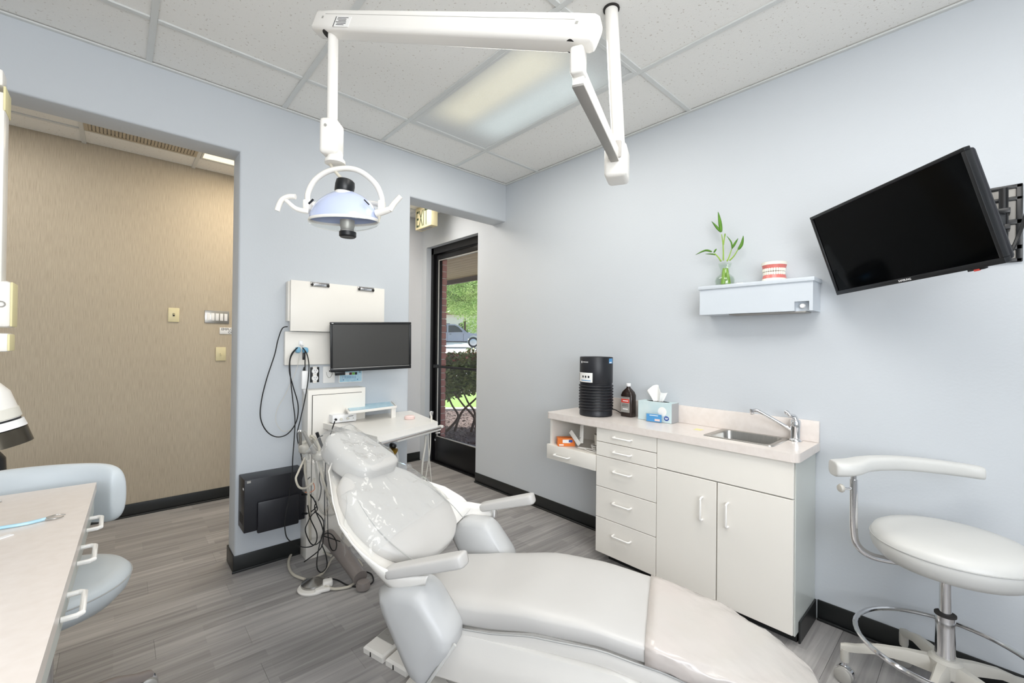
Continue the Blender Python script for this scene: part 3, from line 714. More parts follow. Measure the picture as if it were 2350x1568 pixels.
B().obox(hc, d1, Vector((-d1.y, d1.x, 0)), ZZ, (.05, .036, .072), .009, 3).make('arm_end_cap', 'gplas', lu)
rb = dep(1334, 76, 1.115)
B().tube([hc+ZZ*.02, rb], .0135, 18).make('arm_riser', 'gplas', lu)
ra, rl = dep(1372, 78, 1.09), dep(732, 57, 1.52)
dd = (rl-ra).normalized(); uu = dd.cross(RF).normalized(); uu = uu if uu.z > 0 else -uu; ff = dd.cross(uu)
def brect(c, w, h, r, z0=0):
    P = []
    for sx, sy, a0 in ((1, 1, 0), (-1, 1, 90), (-1, -1, 180), (1, -1, 270)):
        for k in range(5):
            a = R_(a0+22.5*k); P.append(c+ff*(sx*(w-r)+r*cos(a))+uu*(sy*(h-r)+r*sin(a)))
    return P
L_ = (rl-ra).length; rg = []
for s_, w, h in ((0, .020, .028), (.004, .026, .034), (.014, .029, .037), (.10, .030, .038), (.5, .030, .0375), (L_-.10, .030, .0375), (L_-.014, .029, .036), (L_-.004, .026, .033), (L_, .02, .026)):
    rg.append(brect(ra+dd*s_, w, h, .014))
plab(B().loft(rg).make('upper_arm', 'gplas', lu, ang=40), 'long white spring arm')
gr = B().beam(ra+dd*.06-ff*.0295+uu*.012, rl-dd*.06-ff*.0295+uu*.016, .0014, .0014, up=uu)
gr.make('arm_groove', 'alu', lu, smooth=False)
sgn = 1 if ff.dot(EYE-ra) > 0 else -1
st = ra+dd*(L_-.155); 
lb = B().obox(st+ff*sgn*.0302-uu*.012, dd, uu, ff, (.075, .036, .0008)); plab(lb.make('rating_label', 'paper', lu, smooth=False), 'small printed rating label')
for k in range(6): B().obox(st+ff*sgn*.0309-uu*(.0-.002+.005*k)+dd*(.004*(k % 2)), dd, uu, ff, (.05-.007*(k % 3), .0016, .0006)).make('print_line', 'ink', lu, smooth=False)
B().obox(st+ff*sgn*.0309+dd*.034-uu*.012, dd, uu, ff, (.003, .036, .0006)).make('print_line', 'ink', lu, smooth=False)
for s_ in (.052, L_-.052): B().obox(ra+dd*s_+ff*sgn*.0298+uu*.004, dd, uu, ff, (.008, .008, .001)).make('screw_cap', 'alu', lu, smooth=False)
for s_ in (.062, L_-.065): B().lathe([(0, 0), (.022, 0), (.022, .003), (0, .003)], ra+dd*s_-uu*.0372, uu, 20, sx=1.1, sy=.7).make('arm_socket', 'dark', lu)
dp0, dp1 = dep(765, 62, 1.49), dep(763, 288, 1.5)
dp1 = Vector((dp0.x, dp0.y, dp1.z))
B().tube([dp0, dp1], .0172, 20).make('drop_post', 'gplas', lu)
hb = Vector((dp0.x, dp0.y, (dep(763, 282, 1.5).z+dep(763, 365, 1.5).z)/2))
B().obox(hb, RX, RF, ZZ, (.060, .075, .122), .014, 4).make('drop_housing', 'gplas', lu, ang=50)
B().lathe([(0, 0), (.0045, 0), (.0045, .003), (0, .003)], hb-RF*.038+ZZ*.03-RX*.006, -RF, 10).make('screw', 'alu', lu)
hd = dep(795, 488, 1.5); hd = hb+RX*(.045)-RF*.0+ZZ*(hd.z-hb.z)   # head centre under the housing
B().lathe([(.024, .02), (.026, 0), (.034, -.01), (.034, -.02), (.0, -.02)], hb+RX*.012-ZZ*.065, seg=20).make('yoke_hub', 'gplas', lu)
YC = hd+RX*.002
yk = [YC+RX*x+ZZ*z for x, z in ((-.128, .035), (-.126, .065), (-.105, .105), (-.065, .135), (-.02, .147), (.03, .146), (.07, .128), (.108, .092), (.127, .05), (.128, .03))]
B().tube(yk, .0092, 12, n=6).make('yoke', 'gplas', lu)
for s in (-1, 1):
    B().obox(YC+RX*s*.128+ZZ*.02, RX, RF, ZZ, (.022, .03, .036), .006).make('yoke_joint', 'gplas', lu)
B().tube([hb-ZZ*.055-RX*.01, hb-ZZ*.09-RX*.002, hd+ZZ*.10], .0055, 10, n=6).make('flexible_cable', 'hose', lu)
B().lathe([(.028, -.010), (.031, -.006), (.032, .018), (.03, .032), (.026, .036), (0, .036)], hd+ZZ*.072, (.12, -.05, 1), 28).make('lamp_cap', 'blk', lu)
B().lathe([(.031, 0), (.031, .01), (.028, .016), (0, .016)], hd+ZZ*.054, seg=28).make('lamp_collar', 'gplas', lu)
def dome(rx, ry, z0, z1, n, seg=40, pw=2.0):
    rg = []
    for k in range(n+1):
        t = k/n; z = z0+(z1-z0)*t; e = max(.0, 1-t**pw)**(.62); rg.append([hd+RX*(rx*max(e, .16)*cos(2*pi*j/seg))+RF*(ry*max(e, .16)*sin(2*pi*j/seg))+ZZ*z for j in range(seg)])
    return rg
plab(B().loft(dome(.118, .06, -.030, .074, 14), cap=False).make('reflector_dome', 'dome', lu, ang=70), 'blue-tinted reflector dome')
B().loft([[hd+RX*(.118*a*cos(2*pi*j/40))+RF*(.06*a*sin(2*pi*j/40))+ZZ*z for j in range(40)] for a, z in ((1.0, -.026), (1.015, -.029), (1.015, -.033), (1.0, -.036), (.97, -.034), (.97, -.028))], cap=False).make('reflector_rim', 'wplas', lu)
B().loft(dome(.122, .064, -.034, -.070, 8, pw=2.2), cap=False).make('clear_shield', 'clear', lu, ang=70)
B().lathe([(.024, 0), (.024, -.018), (.021, -.03), (.0225, -.034), (.020, -.04), (0, -.04)], hd+RX*.012-ZZ*.032, seg=20).make('bulb_shield', 'alu', lu)
B().lathe([(.028, 0), (.028, -.014), (.024, -.018), (0, -.018)], hd+RX*.014-ZZ*.072, seg=24).make('lower_knob', 'blk', lu)
B().tube([hd+RX*-.125+ZZ*.0, hd+RX*-.125+ZZ*.026+RF*.02, hd+RX*-.06+RF*.06+ZZ*.05, hd+RX*.06+RF*.06+ZZ*.05, hd+RX*.125+ZZ*.026+RF*.02, hd+RX*.125+ZZ*.0], .009, 10, n=5).make('rear_bracket', 'gplas', lu)
B().tube([hd+RX*-.112-ZZ*.008-RF*.02, hd+RX*-.15-ZZ*.002-RF*.03, hd+RX*-.183+ZZ*.026-RF*.035], [.009, .0065], 10, n=6).make('grip_stem', 'gplas', lu)
B().tube([hd+RX*-.150+ZZ*.037-RF*.035, hd+RX*-.175+ZZ*.036-RF*.036, hd+RX*-.197+ZZ*.022-RF*.037, hd+RX*-.210-ZZ*.012-RF*.038], .0088, 12, n=6).make('grip_handle', 'gplas', lu)
B().tube([hd+RX*.118-ZZ*.012-RF*.02, hd+RX*.145-ZZ*.006-RF*.025, hd+RX*.168+ZZ*.0-RF*.03], [.013, .010], 12, n=6).make('grip_stem', 'gplas', lu)
B().tube([hd+RX*.166-ZZ*.004-RF*.03, hd+RX*.180+ZZ*.018-RF*.03, hd+RX*.203+ZZ*.044-RF*.03], [.010, .0085], 12, n=6).make('grip_handle', 'gplas', lu)
B().lathe([(.005, 0), (.005, -.008), (.003, -.011), (.002, -.022), (0, -.022)], hd+RX*.128-ZZ*.02-RF*.02, seg=10).make('toggle', 'hose', lu)
for s in (-1, 1): B().obox(hd+RX*s*.093+ZZ*.018-RF*.045, (s*-.6*RX+ZZ*.0)+ZZ*-.0+RX*0+ZZ*0.8 if False else (RX*-s*.7+ZZ*.7), RF, (RX*s*.7+ZZ*.7), (.022, .006, .004)).make('clip', 'ink', lu, smooth=False)

# ------------------------------------------------------------------ wall television
def frame3(bl, br, tl):
    bl, br, tl = Vector(bl), Vector(br), Vector(tl); ex = (br-bl).normalized(); ey = (tl-bl); ey = (ey-ex*ey.dot(ex)).normalized(); return bl, ex, ey, ex.cross(ey), (br-bl).length
TV = [Vector(p) for p in ((2.284, .522, 1.872), (1.856, .034, 1.895), (1.951, -.036, 1.546), (2.380, .452, 1.524))]
exv = ((TV[1]-TV[0])+(TV[2]-TV[3])).normalized(); eyv = (TV[0]-TV[3]+TV[1]-TV[2]); eyv = (eyv-exv*eyv.dot(exv)).normalized(); ezv = exv.cross(eyv)
tc = sum(TV, Vector())/4; TWd, THt = .65, .368
tv = thing('television', tc-eyv*.18, 'black flat television on the right wall, tilted down and turned out from the wall', 'television')
def tq(x, y, z=0): return tc+exv*x+eyv*y+ezv*z
def tbox(x0, x1, y0, y1, z0, z1, bev=0): return B().obox(tq((x0+x1)/2, (y0+y1)/2, (z0+z1)/2), exv, eyv, ezv, (x1-x0, y1-y0, z1-z0), bev)
bb = B()
for x0, x1, y0, y1 in ((-.325, .325, .172, .184), (-.325, .325, -.184, -.166), (-.325, -.313, -.166, .172), (.313, .325, -.166, .172)):
    bb.obox(tq((x0+x1)/2, (y0+y1)/2, -.008), exv, eyv, ezv, (x1-x0, y1-y0, .022), .002)
bb.make('bezel', 'blk', tv)
tbox(-.3135, .3135, -.1665, .1725, -.012, -.002).make('screen', 'screen', tv, smooth=False)
tbox(-.32, .32, -.18, .18, -.045, -.019, .012).make('back_cover', 'blk2', tv)
tbox(-.18, .18, -.12, .1, -.062, -.045, .008).make('rear_hump', 'blk2', tv)
text('logo', 'SAMSUNG', .011, tq(.005, -.179, .0035), exv, eyv, 'white', tv, align='CENTER')
tbox(.215, .265, -.190, -.183, -.012, .0, .001).make('sensor_bar', 'blk', tv); tbox(.235, .25, -.192, -.186, -.004, .002).make('standby_light', 'red', tv, smooth=False)
mt = thing('television_mount', (XR, -.05, 1.75), 'black articulated television wall bracket with vertical pivot tube', 'tv bracket')
mb = B()
for y0, y1, z0, z1 in ((-.095, -.078, 1.615, 1.905), (.0, .017, 1.615, 1.90), (-.095, .017, 1.845, 1.86), (-.095, .017, 1.755, 1.775), (-.095, .017, 1.66, 1.68), (-.095, .017, 1.615, 1.63), (-.095, .017, 1.89, 1.905)):
    mb.box((XR-.012, y0, z0), (XR-.001, y1, z1), .003)
mb.make('wall_plate', 'blk', mt)
B().box((XR-.006, -.08, 1.62), (XR-.0008, .005, 1.90)).make('plate_back', 'greyu', mt, smooth=False)
ptb = at(2308, 480, 'x', 2.40)
B().tube([Vector((2.415, ptb.y+.005, 1.70)), Vector((2.415, ptb.y+.005, 1.885))], .0125, 20).make('pivot_tube', 'dblk', mt)
B().box((2.40, ptb.y-.012, 1.79), (XR-.008, ptb.y+.02, 1.81), .003).box((2.40, ptb.y-.012, 1.73), (XR-.008, ptb.y+.02, 1.75), .003).make('bracket', 'blk', mt)
tb = tq(.05, 0, -.068)
B().beam((2.415, ptb.y+.005, 1.765), tb+ezv*-.05, .022, .05, bev=.004).make('swing_arm', 'blk', mt)
B().obox(tq(.05, 0, -.068), exv, eyv, ezv, (.2, .2, .01), .003).make('mounting_plate', 'blk', mt)
B().beam(tb+ezv*-.06, tb, .03, .05, bev=.004).make('tilt_head', 'blk', mt)
for k, dx in enumerate((0, .010)):
    P = [tq(.26, -.13-dx*.6, -.05), at(2312+dx*200, 585, 'x', 2.25), at(2336+dx*300, 540, 'x', 2.3), at(2352+dx*300, 495, 'x', 2.36), at(2372, 430, 'x', 2.44)]
    tag(B().tube(P, .0042, 8, n=10).make('television_cable', 'cable'), ['black cable looping from the television to the right, outer strand', 'black cable looping from the television to the right, inner strand'][k], 'cable', 'television cables')

# ------------------------------------------------------------------ shelf on right wall
sh = thing('wall_shelf', (XR, .79, 1.458), 'pale blue painted box shelf with a plug recess on the wall beside the television', 'shelf')
SXF = 2.335
bx = B().box((SXF, .527, 1.502), (XR-.001, 1.045, 1.593)).box((SXF, .600, 1.458), (XR-.001, 1.045, 1.502)).box((SXF, .527, 1.458), (XR-.001, .541, 1.502)).box((SXF+.03, .541, 1.4585), (XR-.001, .600, 1.502))
bx.make('box', 'shelf', sh, smooth=False)
B().box((SXF-.008, .520, 1.593), (XR-.001, 1.052, 1.612), .002).make('top_board', 'shelf', sh)
B().box((SXF+.02, .56, 1.452), (XR-.02, .9, 1.4575), .001).make('underside_rail', 'greyu', sh)
B().lathe([(0, 0), (.011, 0), (.012, .012), (.009, .018), (0, .018)], (SXF+.03, .572, 1.482), (-1, 0, 0), 16).make('plug', 'white', sh)
# lucky bamboo in glass vase
vp = Vector((2.40, .940, 1.612))
va = thing('glass_vase', vp, 'small clear glass vase with water and green stalks on the shelf', 'vase')
vprof = [(.0, 0), (.038, 0), (.046, .006), (.049, .028), (.044, .046), (.030, .058), (.022, .068), (.022, .085), (.030, .108), (.034, .122), (.0325, .122), (.028, .108), (.020, .085), (.020, .068), (.028, .060), (.042, .046), (.047, .028), (.043, .008), (0, .004)]
B().lathe(vprof, vp, seg=28).make('glass', 'vase', va)
B().lathe([(0, .005), (.042, .008), (.0455, .028), (.041, .044), (0, .044)], vp, seg=20).make('water', 'vase', va)
ba = thing('lucky_bamboo', vp+Vector((0, 0, .01)), 'lucky bamboo with five leafy green shoots standing in the glass vase', 'plant')
def shp(px, py, x=2.405): return at(px, py, 'x', x)
for i, (dx, dy) in enumerate(((.012, .014), (-.01, .004), (.006, -.016))):
    B().tube([vp+Vector((dx, dy, .008)), vp+Vector((dx*.8, dy*.8, .05)), vp+Vector((dx*.4, dy*.4, .095))], [.0125, .0075], 10, n=4).make('stalk', 'stem', ba)
def stemp(P, r=.0030): B().tube([shp(*p) for p in P], [r*1.4, r*.8], 8, n=6).make('shoot', 'stem', ba)
stemp([(1660, 598), (1660, 580), (1659, 558), (1656, 538)]); stemp([(1668, 600), (1673, 590), (1679, 572)]); stemp([(1674, 598), (1684, 588), (1694, 572)]); stemp([(1655, 600), (1648, 590), (1640, 582)]); stemp([(1660, 562), (1662, 548), (1664, 536)])
def leaf(P, w, tilt=.3):
    w *= 1.25
    Q = crom([shp(*p) for p in P], 4); k = len(Q); r = []
    for i, p in enumerate(Q):
        t = i/(k-1); tn = (Q[min(i+1, k-1)]-Q[max(i-1, 0)]).normalized(); s = tn.cross(Vector((1, .2, 0))).normalized(); ww = w*(sin(pi*min(1, t*.92+.08)**.8))**.9+.0002
        r.append([p+s*ww, p+Vector((-.003, 0, 0))*1+s*0, p-s*ww+Vector((tilt*ww, 0, 0))])
    o = B().grid(r).make('leaf', 'leaf', ba); md = o.modifiers.new('t', 'SOLIDIFY'); md.thickness = .0006
leaf([(1655, 533), (1652, 510), (1648, 486)], .0068); leaf([(1655, 533), (1645, 522), (1633, 508)], .0052); leaf([(1664, 536), (1663, 542), (1661, 552)], .003)
leaf([(1680, 572), (1678, 556), (1667, 541)], .0028); leaf([(1680, 570), (1687, 558), (1694, 547)], .0045); leaf([(1694, 573), (1702, 560), (1706, 541)], .0062)
leaf([(1634, 578), (1618, 575), (1596, 585)], .0045); leaf([(1643, 585), (1632, 583), (1618, 583)], .003); leaf([(1638, 580), (1642, 574), (1645, 571)], .0035)
# dental model
def jaw(t, org, zoff, flip):
    pass
dm0 = Vector((2.375, .705, 1.612)); dm = thing('dental_model', dm0, 'plaster and pink acrylic model of upper and lower teeth on the shelf', 'dental model')
def arch(a, w=.050, l=.055): return Vector((-l*cos(a)*1.0, w*sin(a), 0))
def slab(z0, z1, s0, s1, m, name):
    r = []
    for z, s in ((z0, s0), (z1, s1)):
        P = [dm0+Vector((.03, 0, 0))+arch(R_(-95+190*k/18))*s+Vector((0, 0, z)) for k in range(19)]; r.append(P)
    B().loft(r).make(name, m, dm, ang=30)
slab(0, .014, 1.12, 1.05, 'tooth', 'lower_base'); slab(.014, .032, 1.06, .97, 'gum', 'lower_gum'); slab(.061, .080, .99, 1.08, 'gum', 'upper_gum'); slab(.080, .094, 1.1, 1.12, 'tooth', 'upper_base')
slab(.032, .061, .6, .6, 'gum', 'inner_gum')
for z0, z1, s in ((.030, .0465, .90), (.0475, .064, .94)):
    n = 14
    for k in range(n):
        a = R_(-88+176*(k+.5)/n); c = dm0+Vector((.03, 0, 0))+arch(a)*s+Vector((0, 0, (z0+z1)/2)); tn = (arch(a+.05)-arch(a-.05)).normalized(); nn = tn.cross(ZZ)
        B().obox(c, tn, nn, ZZ, (.0100, .010, z1-z0), .0030).make('tooth', 'tooth', dm)
tag(B().box((2.36, .835, 1.612), (2.385, .868, 1.618), .002).make('small_box', 'white'), 'tiny flat white piece on the shelf between the vase and the teeth', 'small box')

# ------------------------------------------------------------------ sink run
FX = 2.152; YE = .545; Y1 = 1.18; Y2 = 1.575; Y3 = 1.965; ZT = .798
def cab(name, loc, label): return thing(name, loc, label, 'cabinet')
def front(par, name, y0, y1, z0, z1, g=.0018, m='lam'): return B().box((FX-.018, y0+g, z0+g), (FX, y1-g, z1-g), .0015, 1).make(name, m, par)
c1 = cab('sink_cabinet', (2.31, (YE+Y1)/2, 0), 'white two-door cabinet under the small steel sink')
B().box((FX, YE, .05), (XR-.003, Y1-.0005, .69)).box((FX, YE, .69), (FX+.014, Y1-.0005, ZT-.002)).box((FX+.014, Y1-.018, .69), (XR-.003, Y1-.0005, ZT-.002)).make('carcass', 'side', c1, smooth=False)
plab(B().box((FX-.002, YE-.004, .05), (XR-.003, YE, ZT-.002)).make('end_panel', 'side', c1, smooth=False), 'pale grey end panel')
plab(B().box((FX+.05, YE+.002, 0), (XR-.02, Y1-.001, .05)).make('toe_kick', 'base', c1, smooth=False), 'black toe kick')
plab(B().box((FX+.045, YE-.012, 0), (XR-.008, YE-.0045, .094), .002).make('end_baseboard', 'base', c1, smooth=False), 'black vinyl base strip')
front(c1, 'false_front', YE, Y1, .637, ZT)
dA = front(c1, 'door', .866, Y1, .055, .635); dB = front(c1, 'door', YE, .864, .055, .635)
pull(dA, (FX-.018, .933, .435), (FX-.018, .933, .545), (-1, 0, 0)); pull(dB, (FX-.018, .812, .438), (FX-.018, .812, .55), (-1, 0, 0))
c2 = cab('drawer_cabinet', (2.31, (Y1+Y2)/2, 0), 'white five-drawer cabinet left of the sink cabinet')
B().box((FX, Y1, .05), (XR-.003, Y2, ZT-.002)).make('carcass', 'lam', c2, smooth=False)
B().box((FX+.05, Y1, 0), (XR-.02, Y2-.05, .05)).make('toe_kick', 'base', c2, smooth=False)
zz = [.052, .262, .445, .628, .712, ZT]
for k in range(5):
    d = front(c2, 'drawer', Y1, Y2, zz[k], zz[k+1]); zm = (zz[k]+zz[k+1])/2+(.0 if k > 2 else .02 if k else .03); pull(d, (FX-.018, 1.445, zm), (FX-.018, 1.332, zm), (-1, 0, 0))
c3 = cab('open_shelf_cabinet', (2.31, (Y2+Y3)/2, .53), 'white hanging open compartment with one drawer below, left end of the counter')
B().box((FX, Y3-.016, .60), (XR-.003, Y3, ZT-.002)).box((FX, Y2+.001, .605), (XR-.003, Y3-.016, .622)).box((XR-.012, Y2+.001, .622), (XR-.003, Y3-.016, ZT-.002)).box((FX, Y2+.001, ZT-.012), (XR-.003, Y3-.016, ZT-.002)).box((FX+.001, Y2+.004, .535), (XR-.05, Y3-.008, .605)).make('carcass', 'lam', c3, smooth=False)
d = B().box((FX-.02, Y2+.003, .528), (FX, Y3+.012, .622), .002).make('drawer', 'lam', c3); pull(d, (FX-.02, 1.90, .566), (FX-.02, 1.78, .566), (-1, 0, 0))
# worktop
ct = thing('worktop', (2.3, 1.25, ZT), 'speckled cream laminate counter top with backsplash along the right wall', 'worktop')
YA, YB2, XF = .525, 1.975, 2.118
SX0, SX1, SY0, SY1 = 2.205, 2.425, .66, .94
def topblock(x0, x1, y0, y1): return ((x0, y0, ZT), (x1, y1, .837))
r = .03; P = [(XR-.001, YA)]
P = [Vector((XF+r-r*sin(a), YA+r-r*cos(a), 0)) for a in [R_(90*k/6) for k in range(7)]]
poly = P+[Vector((XF, SY0, 0)), Vector((XF, YB2-r, 0))]+[Vector((XF+r-r*cos(a), YB2-r+r*sin(a), 0)) for a in [R_(90*k/6) for k in range(1, 7)]]
tb_ = B()
# front strip as a prism, the rest as blocks around the sink opening
tb_.prism([p+ZZ*ZT for p in poly]+[Vector((SX0, YB2, ZT)), Vector((SX0, YA, ZT))], (0, 0, .039))
tb_.box(*topblock(SX0, XR-.001, YA, SY0)); tb_.box(*topblock(SX0, XR-.001, SY1, YB2)); tb_.box(*topblock(SX1, XR-.001, SY0, SY1))
tb_.make('counter_slab', 'top', ct, smooth=False)
B().box((XR-.02, YA, .837), (XR-.001, 1.70, .938), .003).make('backsplash', 'top', ct)
# sink
sk_ = thing('sink', (2.31, .8, .837), 'small rectangular stainless steel basin set into the cream counter', 'sink')
def rr2(x0, x1, y0, y1, z, r, n=5):
    P = []
    for sx, sy, a0 in ((1, 1, 0), (-1, 1, 90), (-1, -1, 180), (1, -1, 270)):
        for k in range(n+1):
            a = R_(a0+90*k/n); P.append(Vector(((x1-r if sx > 0 else x0+r)+r*cos(a), (y1-r if sy > 0 else y0+r)+r*sin(a), z)))
    return P
B().loft([rr2(2.184, 2.444, .640, .960, .8372, .02), rr2(2.186, 2.442, .642, .958, .841, .02), rr2(2.206, 2.424, .664, .936, .8395, .03), rr2(2.209, 2.421, .667, .933, .83, .03), rr2(2.215, 2.415, .675, .925, .72, .035), rr2(2.235, 2.395, .695, .905, .705, .03), rr2(2.30, 2.33, .79, .82, .702, .014)], cap=False).make('basin', 'steel', sk_, ang=50)
B().lathe([(0, 0), (.018, 0), (.02, .003), (.022, .003), (.022, -.003), (0, -.003)], (2.315, .8, .706), seg=20).make('drain', 'chrome', sk_)
# faucet
fb_ = Vector((2.418, .612, .838)); fa = thing('faucet', fb_, 'chrome single-lever faucet with a long angled spout by the sink', 'faucet')
B().lathe([(0, 0), (.028, 0), (.026, .008), (.0215, .012), (.0215, .06), (.023, .066), (.023, .088), (.018, .1), (0, .104)], fb_, seg=24).make('body', 'chrome', fa)
sp = at(1738, 944, 'x', 2.36); s0 = fb_+Vector((0, .01, .045))
B().tube([s0, s0.lerp(sp, .3)+ZZ*.002, s0.lerp(sp, .8)+ZZ*.004, sp+ZZ*.003, at(1726, 943, 'x', 2.355)], .0085, 14, n=6).make('spout', 'chrome', fa)
B().lathe([(.0105, 0), (.0105, -.022), (.009, -.026), (0, -.026)], at(1726, 939, 'x', 2.353), seg=16).make('aerator', 'chrome', fa)
h1 = at(1806, 947, 'x', 2.40)
B().tube([fb_+ZZ*.095, fb_.lerp(h1, .0)+ZZ*.115+Vector((0, .008, 0)), h1+Vector((0, -.012, -.012)), h1], [.014, .0065], 12, n=5).make('lever', 'chrome', fa)
B().lathe([(0, -.012), (.008, -.01), (.012, 0), (.008, .01), (0, .012)], h1, (0, 1, .6), 14).make('lever_knob', 'chrome', fa)

# ------------------------------------------------------------------ objects on the counter
pc = Vector((2.285, 1.692, .838)); ap = thing('air_purifier', pc, 'black cylindrical air purifier with ribbed lower half on the counter', 'air purifier')
B().lathe([(0, 0), (.100, 0), (.104, .004), (.104, .03), (.1015, .034), (.1015, .203), (.103, .208), (.105, .212), (.105, .37), (.103, .374), (.098, .372), (.094, .366), (0, .364)], pc, seg=56).make('body', 'blk2', ap)
for k in range(9): B().tube([pc+Vector((.1045*cos(2*pi*j/48), .1045*sin(2*pi*j/48), .044+k*.0182)) for j in range(48)], .0058, 8, closed=True).make('rib', 'blk2', ap)
def wrap(r, a0, a1, z0, z1, m, name, par, c, d=.0006):
    n = 12; rows = [[c+Vector(((r+dd_)*cos(R_(a0+(a1-a0)*k/n)), (r+dd_)*sin(R_(a0+(a1-a0)*k/n)), z)) for k in range(n+1)] for z, dd_ in ((z0, 0), (z0, d), (z1, d), (z1, 0))]
    return B().grid(rows).make(name, m, par)
# facing angle towards the camera
ca = math.degrees(math.atan2(-pc.y, -pc.x))
plab(wrap(.1052, ca-92, ca-12, .215, .275, 'paper', 'sticker', ap, pc), 'white product sticker'); plab(wrap(.1052, ca+48, ca+72, .335, .366, 'mblue', 'sticker', ap, pc), 'small blue and white sticker'); wrap(.1058, ca+50, ca+64, .338, .344, 'white', 'sticker', ap, pc)
for a_ in (-50, -38, -26): wrap(.1059, ca+a_-3.2, ca+a_+3.2, .243, .256, 'ink', 'mark', ap, pc)
wrap(.1059, ca-88, ca-78, .222, .27, 'ink', 'mark', ap, pc); wrap(.1059, ca-60, ca-18, .224, .228, 'mblue', 'mark', ap, pc)
wrap(.1054, ca-62, ca-55, .335, .348, 'white', 'mark', ap, pc)
for k in range(6): wrap(.1054, ca-51+k*4, ca-48.6+k*4, .339, .345, 'white', 'mark', ap, pc)
B().tube([pc+Vector((.095, -.03, .02)), pc+Vector((.115, -.06, .03)), pc+Vector((.12, -.10, .016)), pc+Vector((.125, -.125, .004))], .003, 8, n=6).make('power_cord', 'cable', ap)
# brown bottle
bc = Vector((2.396, 1.522, .838)); bo = thing('peroxide_bottle', bc, 'dark brown plastic bottle with white cap and red and grey label behind the tissue box', 'bottle')
def rb(hx, hy, z, r): return [p+Vector((bc.x, bc.y, bc.z)) for p in rr2(-hx, hx, -hy, hy, z, min(r, hx*.99, hy*.99), 4)]
B().loft([rb(.028, .040, 0, .012), rb(.030, .042, .004, .014), rb(.030, .042, .135, .014), rb(.026, .036, .155, .016), rb(.016, .019, .176, .014), rb(.012, .012, .182, .011), rb(.012, .012, .19, .011)]).make('body', 'amber', bo, ang=50)
B().lathe([(.0135, 0), (.0145, .002), (.0145, .017), (.013, .019), (0, .019)], bc+ZZ*.19, seg=24).make('cap', 'white', bo)
B().box((bc.x-.0312, bc.y-.028, bc.z+.028), (bc.x-.0298, bc.y+.034, bc.z+.125)).make('label', 'lgrey', bo, smooth=False)
B().box((bc.x-.0316, bc.y-.026, bc.z+.088), (bc.x-.0311, bc.y+.032, bc.z+.112)).make('label_block', 'red', bo, smooth=False)
for z in (.118, .078, .072, .066): B().box((bc.x-.0315, bc.y-.02, bc.z+z), (bc.x-.0311, bc.y+.026, bc.z+z+.0018)).make('print_line', 'ink', bo, smooth=False)
B().box((bc.x-.0318, bc.y-.018, bc.z+.098), (bc.x-.0315, bc.y+.02, bc.z+.103)).make('print_line', 'white', bo, smooth=False)
B().box((bc.x-.0315, bc.y-.016, bc.z+.046), (bc.x-.0311, bc.y+.02, bc.z+.052)).make('print_line', 'white', bo, smooth=False)
# tissue box
tx = thing('tissue_box', (2.405, 1.325, .838), 'pale blue-green tissue box with a white tissue standing out of the top', 'tissue box')
X0, X1, TY0, TY1, TZ = 2.362, 2.447, 1.215, 1.432, .838
B().box((X0, TY0, TZ), (X1, TY1, TZ+.115), .001, 1).make('carton', 'tbox', tx, smooth=False)
B().box((X0+.001, TY0-.0006, TZ+.001), (X1-.001, TY0-.0001, TZ+.114)).make('side_panel', 'tboxs', tx, smooth=False)
B().lathe([(0, 0), (.028, 0), (.028, .0006), (0, .0006)], ((X0+X1)/2, (TY0+TY1)/2, TZ+.1151), seg=24, ex=(1, 0, 0), sx=.9, sy=2.6).make('opening', 'dark', tx)
B().lathe([(0, 0), (.0135, 0), (.0135, .0008), (0, .0008)], (X0-.0001, TY0+.031, TZ+.026), (-1, 0, 0), 24, ex=(0, 0, 1), sy=1.15).make('emblem', 'dblue', tx)
for dz in (.0, -.006): B().box((X0-.0016, TY0+.021+abs(dz)*.4, TZ+.027+dz), (X0-.0008, TY0+.041-abs(dz)*.4, TZ+.0305+dz)).make('emblem_lettering', 'white', tx, smooth=False)
B().lathe([(0, 0), (.027, 0), (.027, .0006), (0, .0006)], (X0-.0001, TY0+.058, TZ+.063), (-1, 0, 0), 28).make('printed_circle', 'paper', tx)
random.seed(5); rows = []
for i in range(14):
    t = i/13; z = TZ+.105+.088*t; w = .020+.042*t**.8; r = []
    for j in range(25):
        q = -1+2*j/24; y = 1.322+q*w*(1+.06*sin(5*q+t*3))+.006*t; x = 2.40+.014*sin(q*5.2+1)*(.4+t)+.006*sin(q*13)*(1-.3*t)
        zz_ = z+(.020*sin(q*3.4+.8)*t*t)-.012*t*abs(q)**3
        r.append(Vector((x, y, zz_)))
    rows.append(r)
o = B().grid(rows).make('tissue', 'tissue', tx, ang=180); md = o.modifiers.new('t', 'SOLIDIFY'); md.thickness = .001
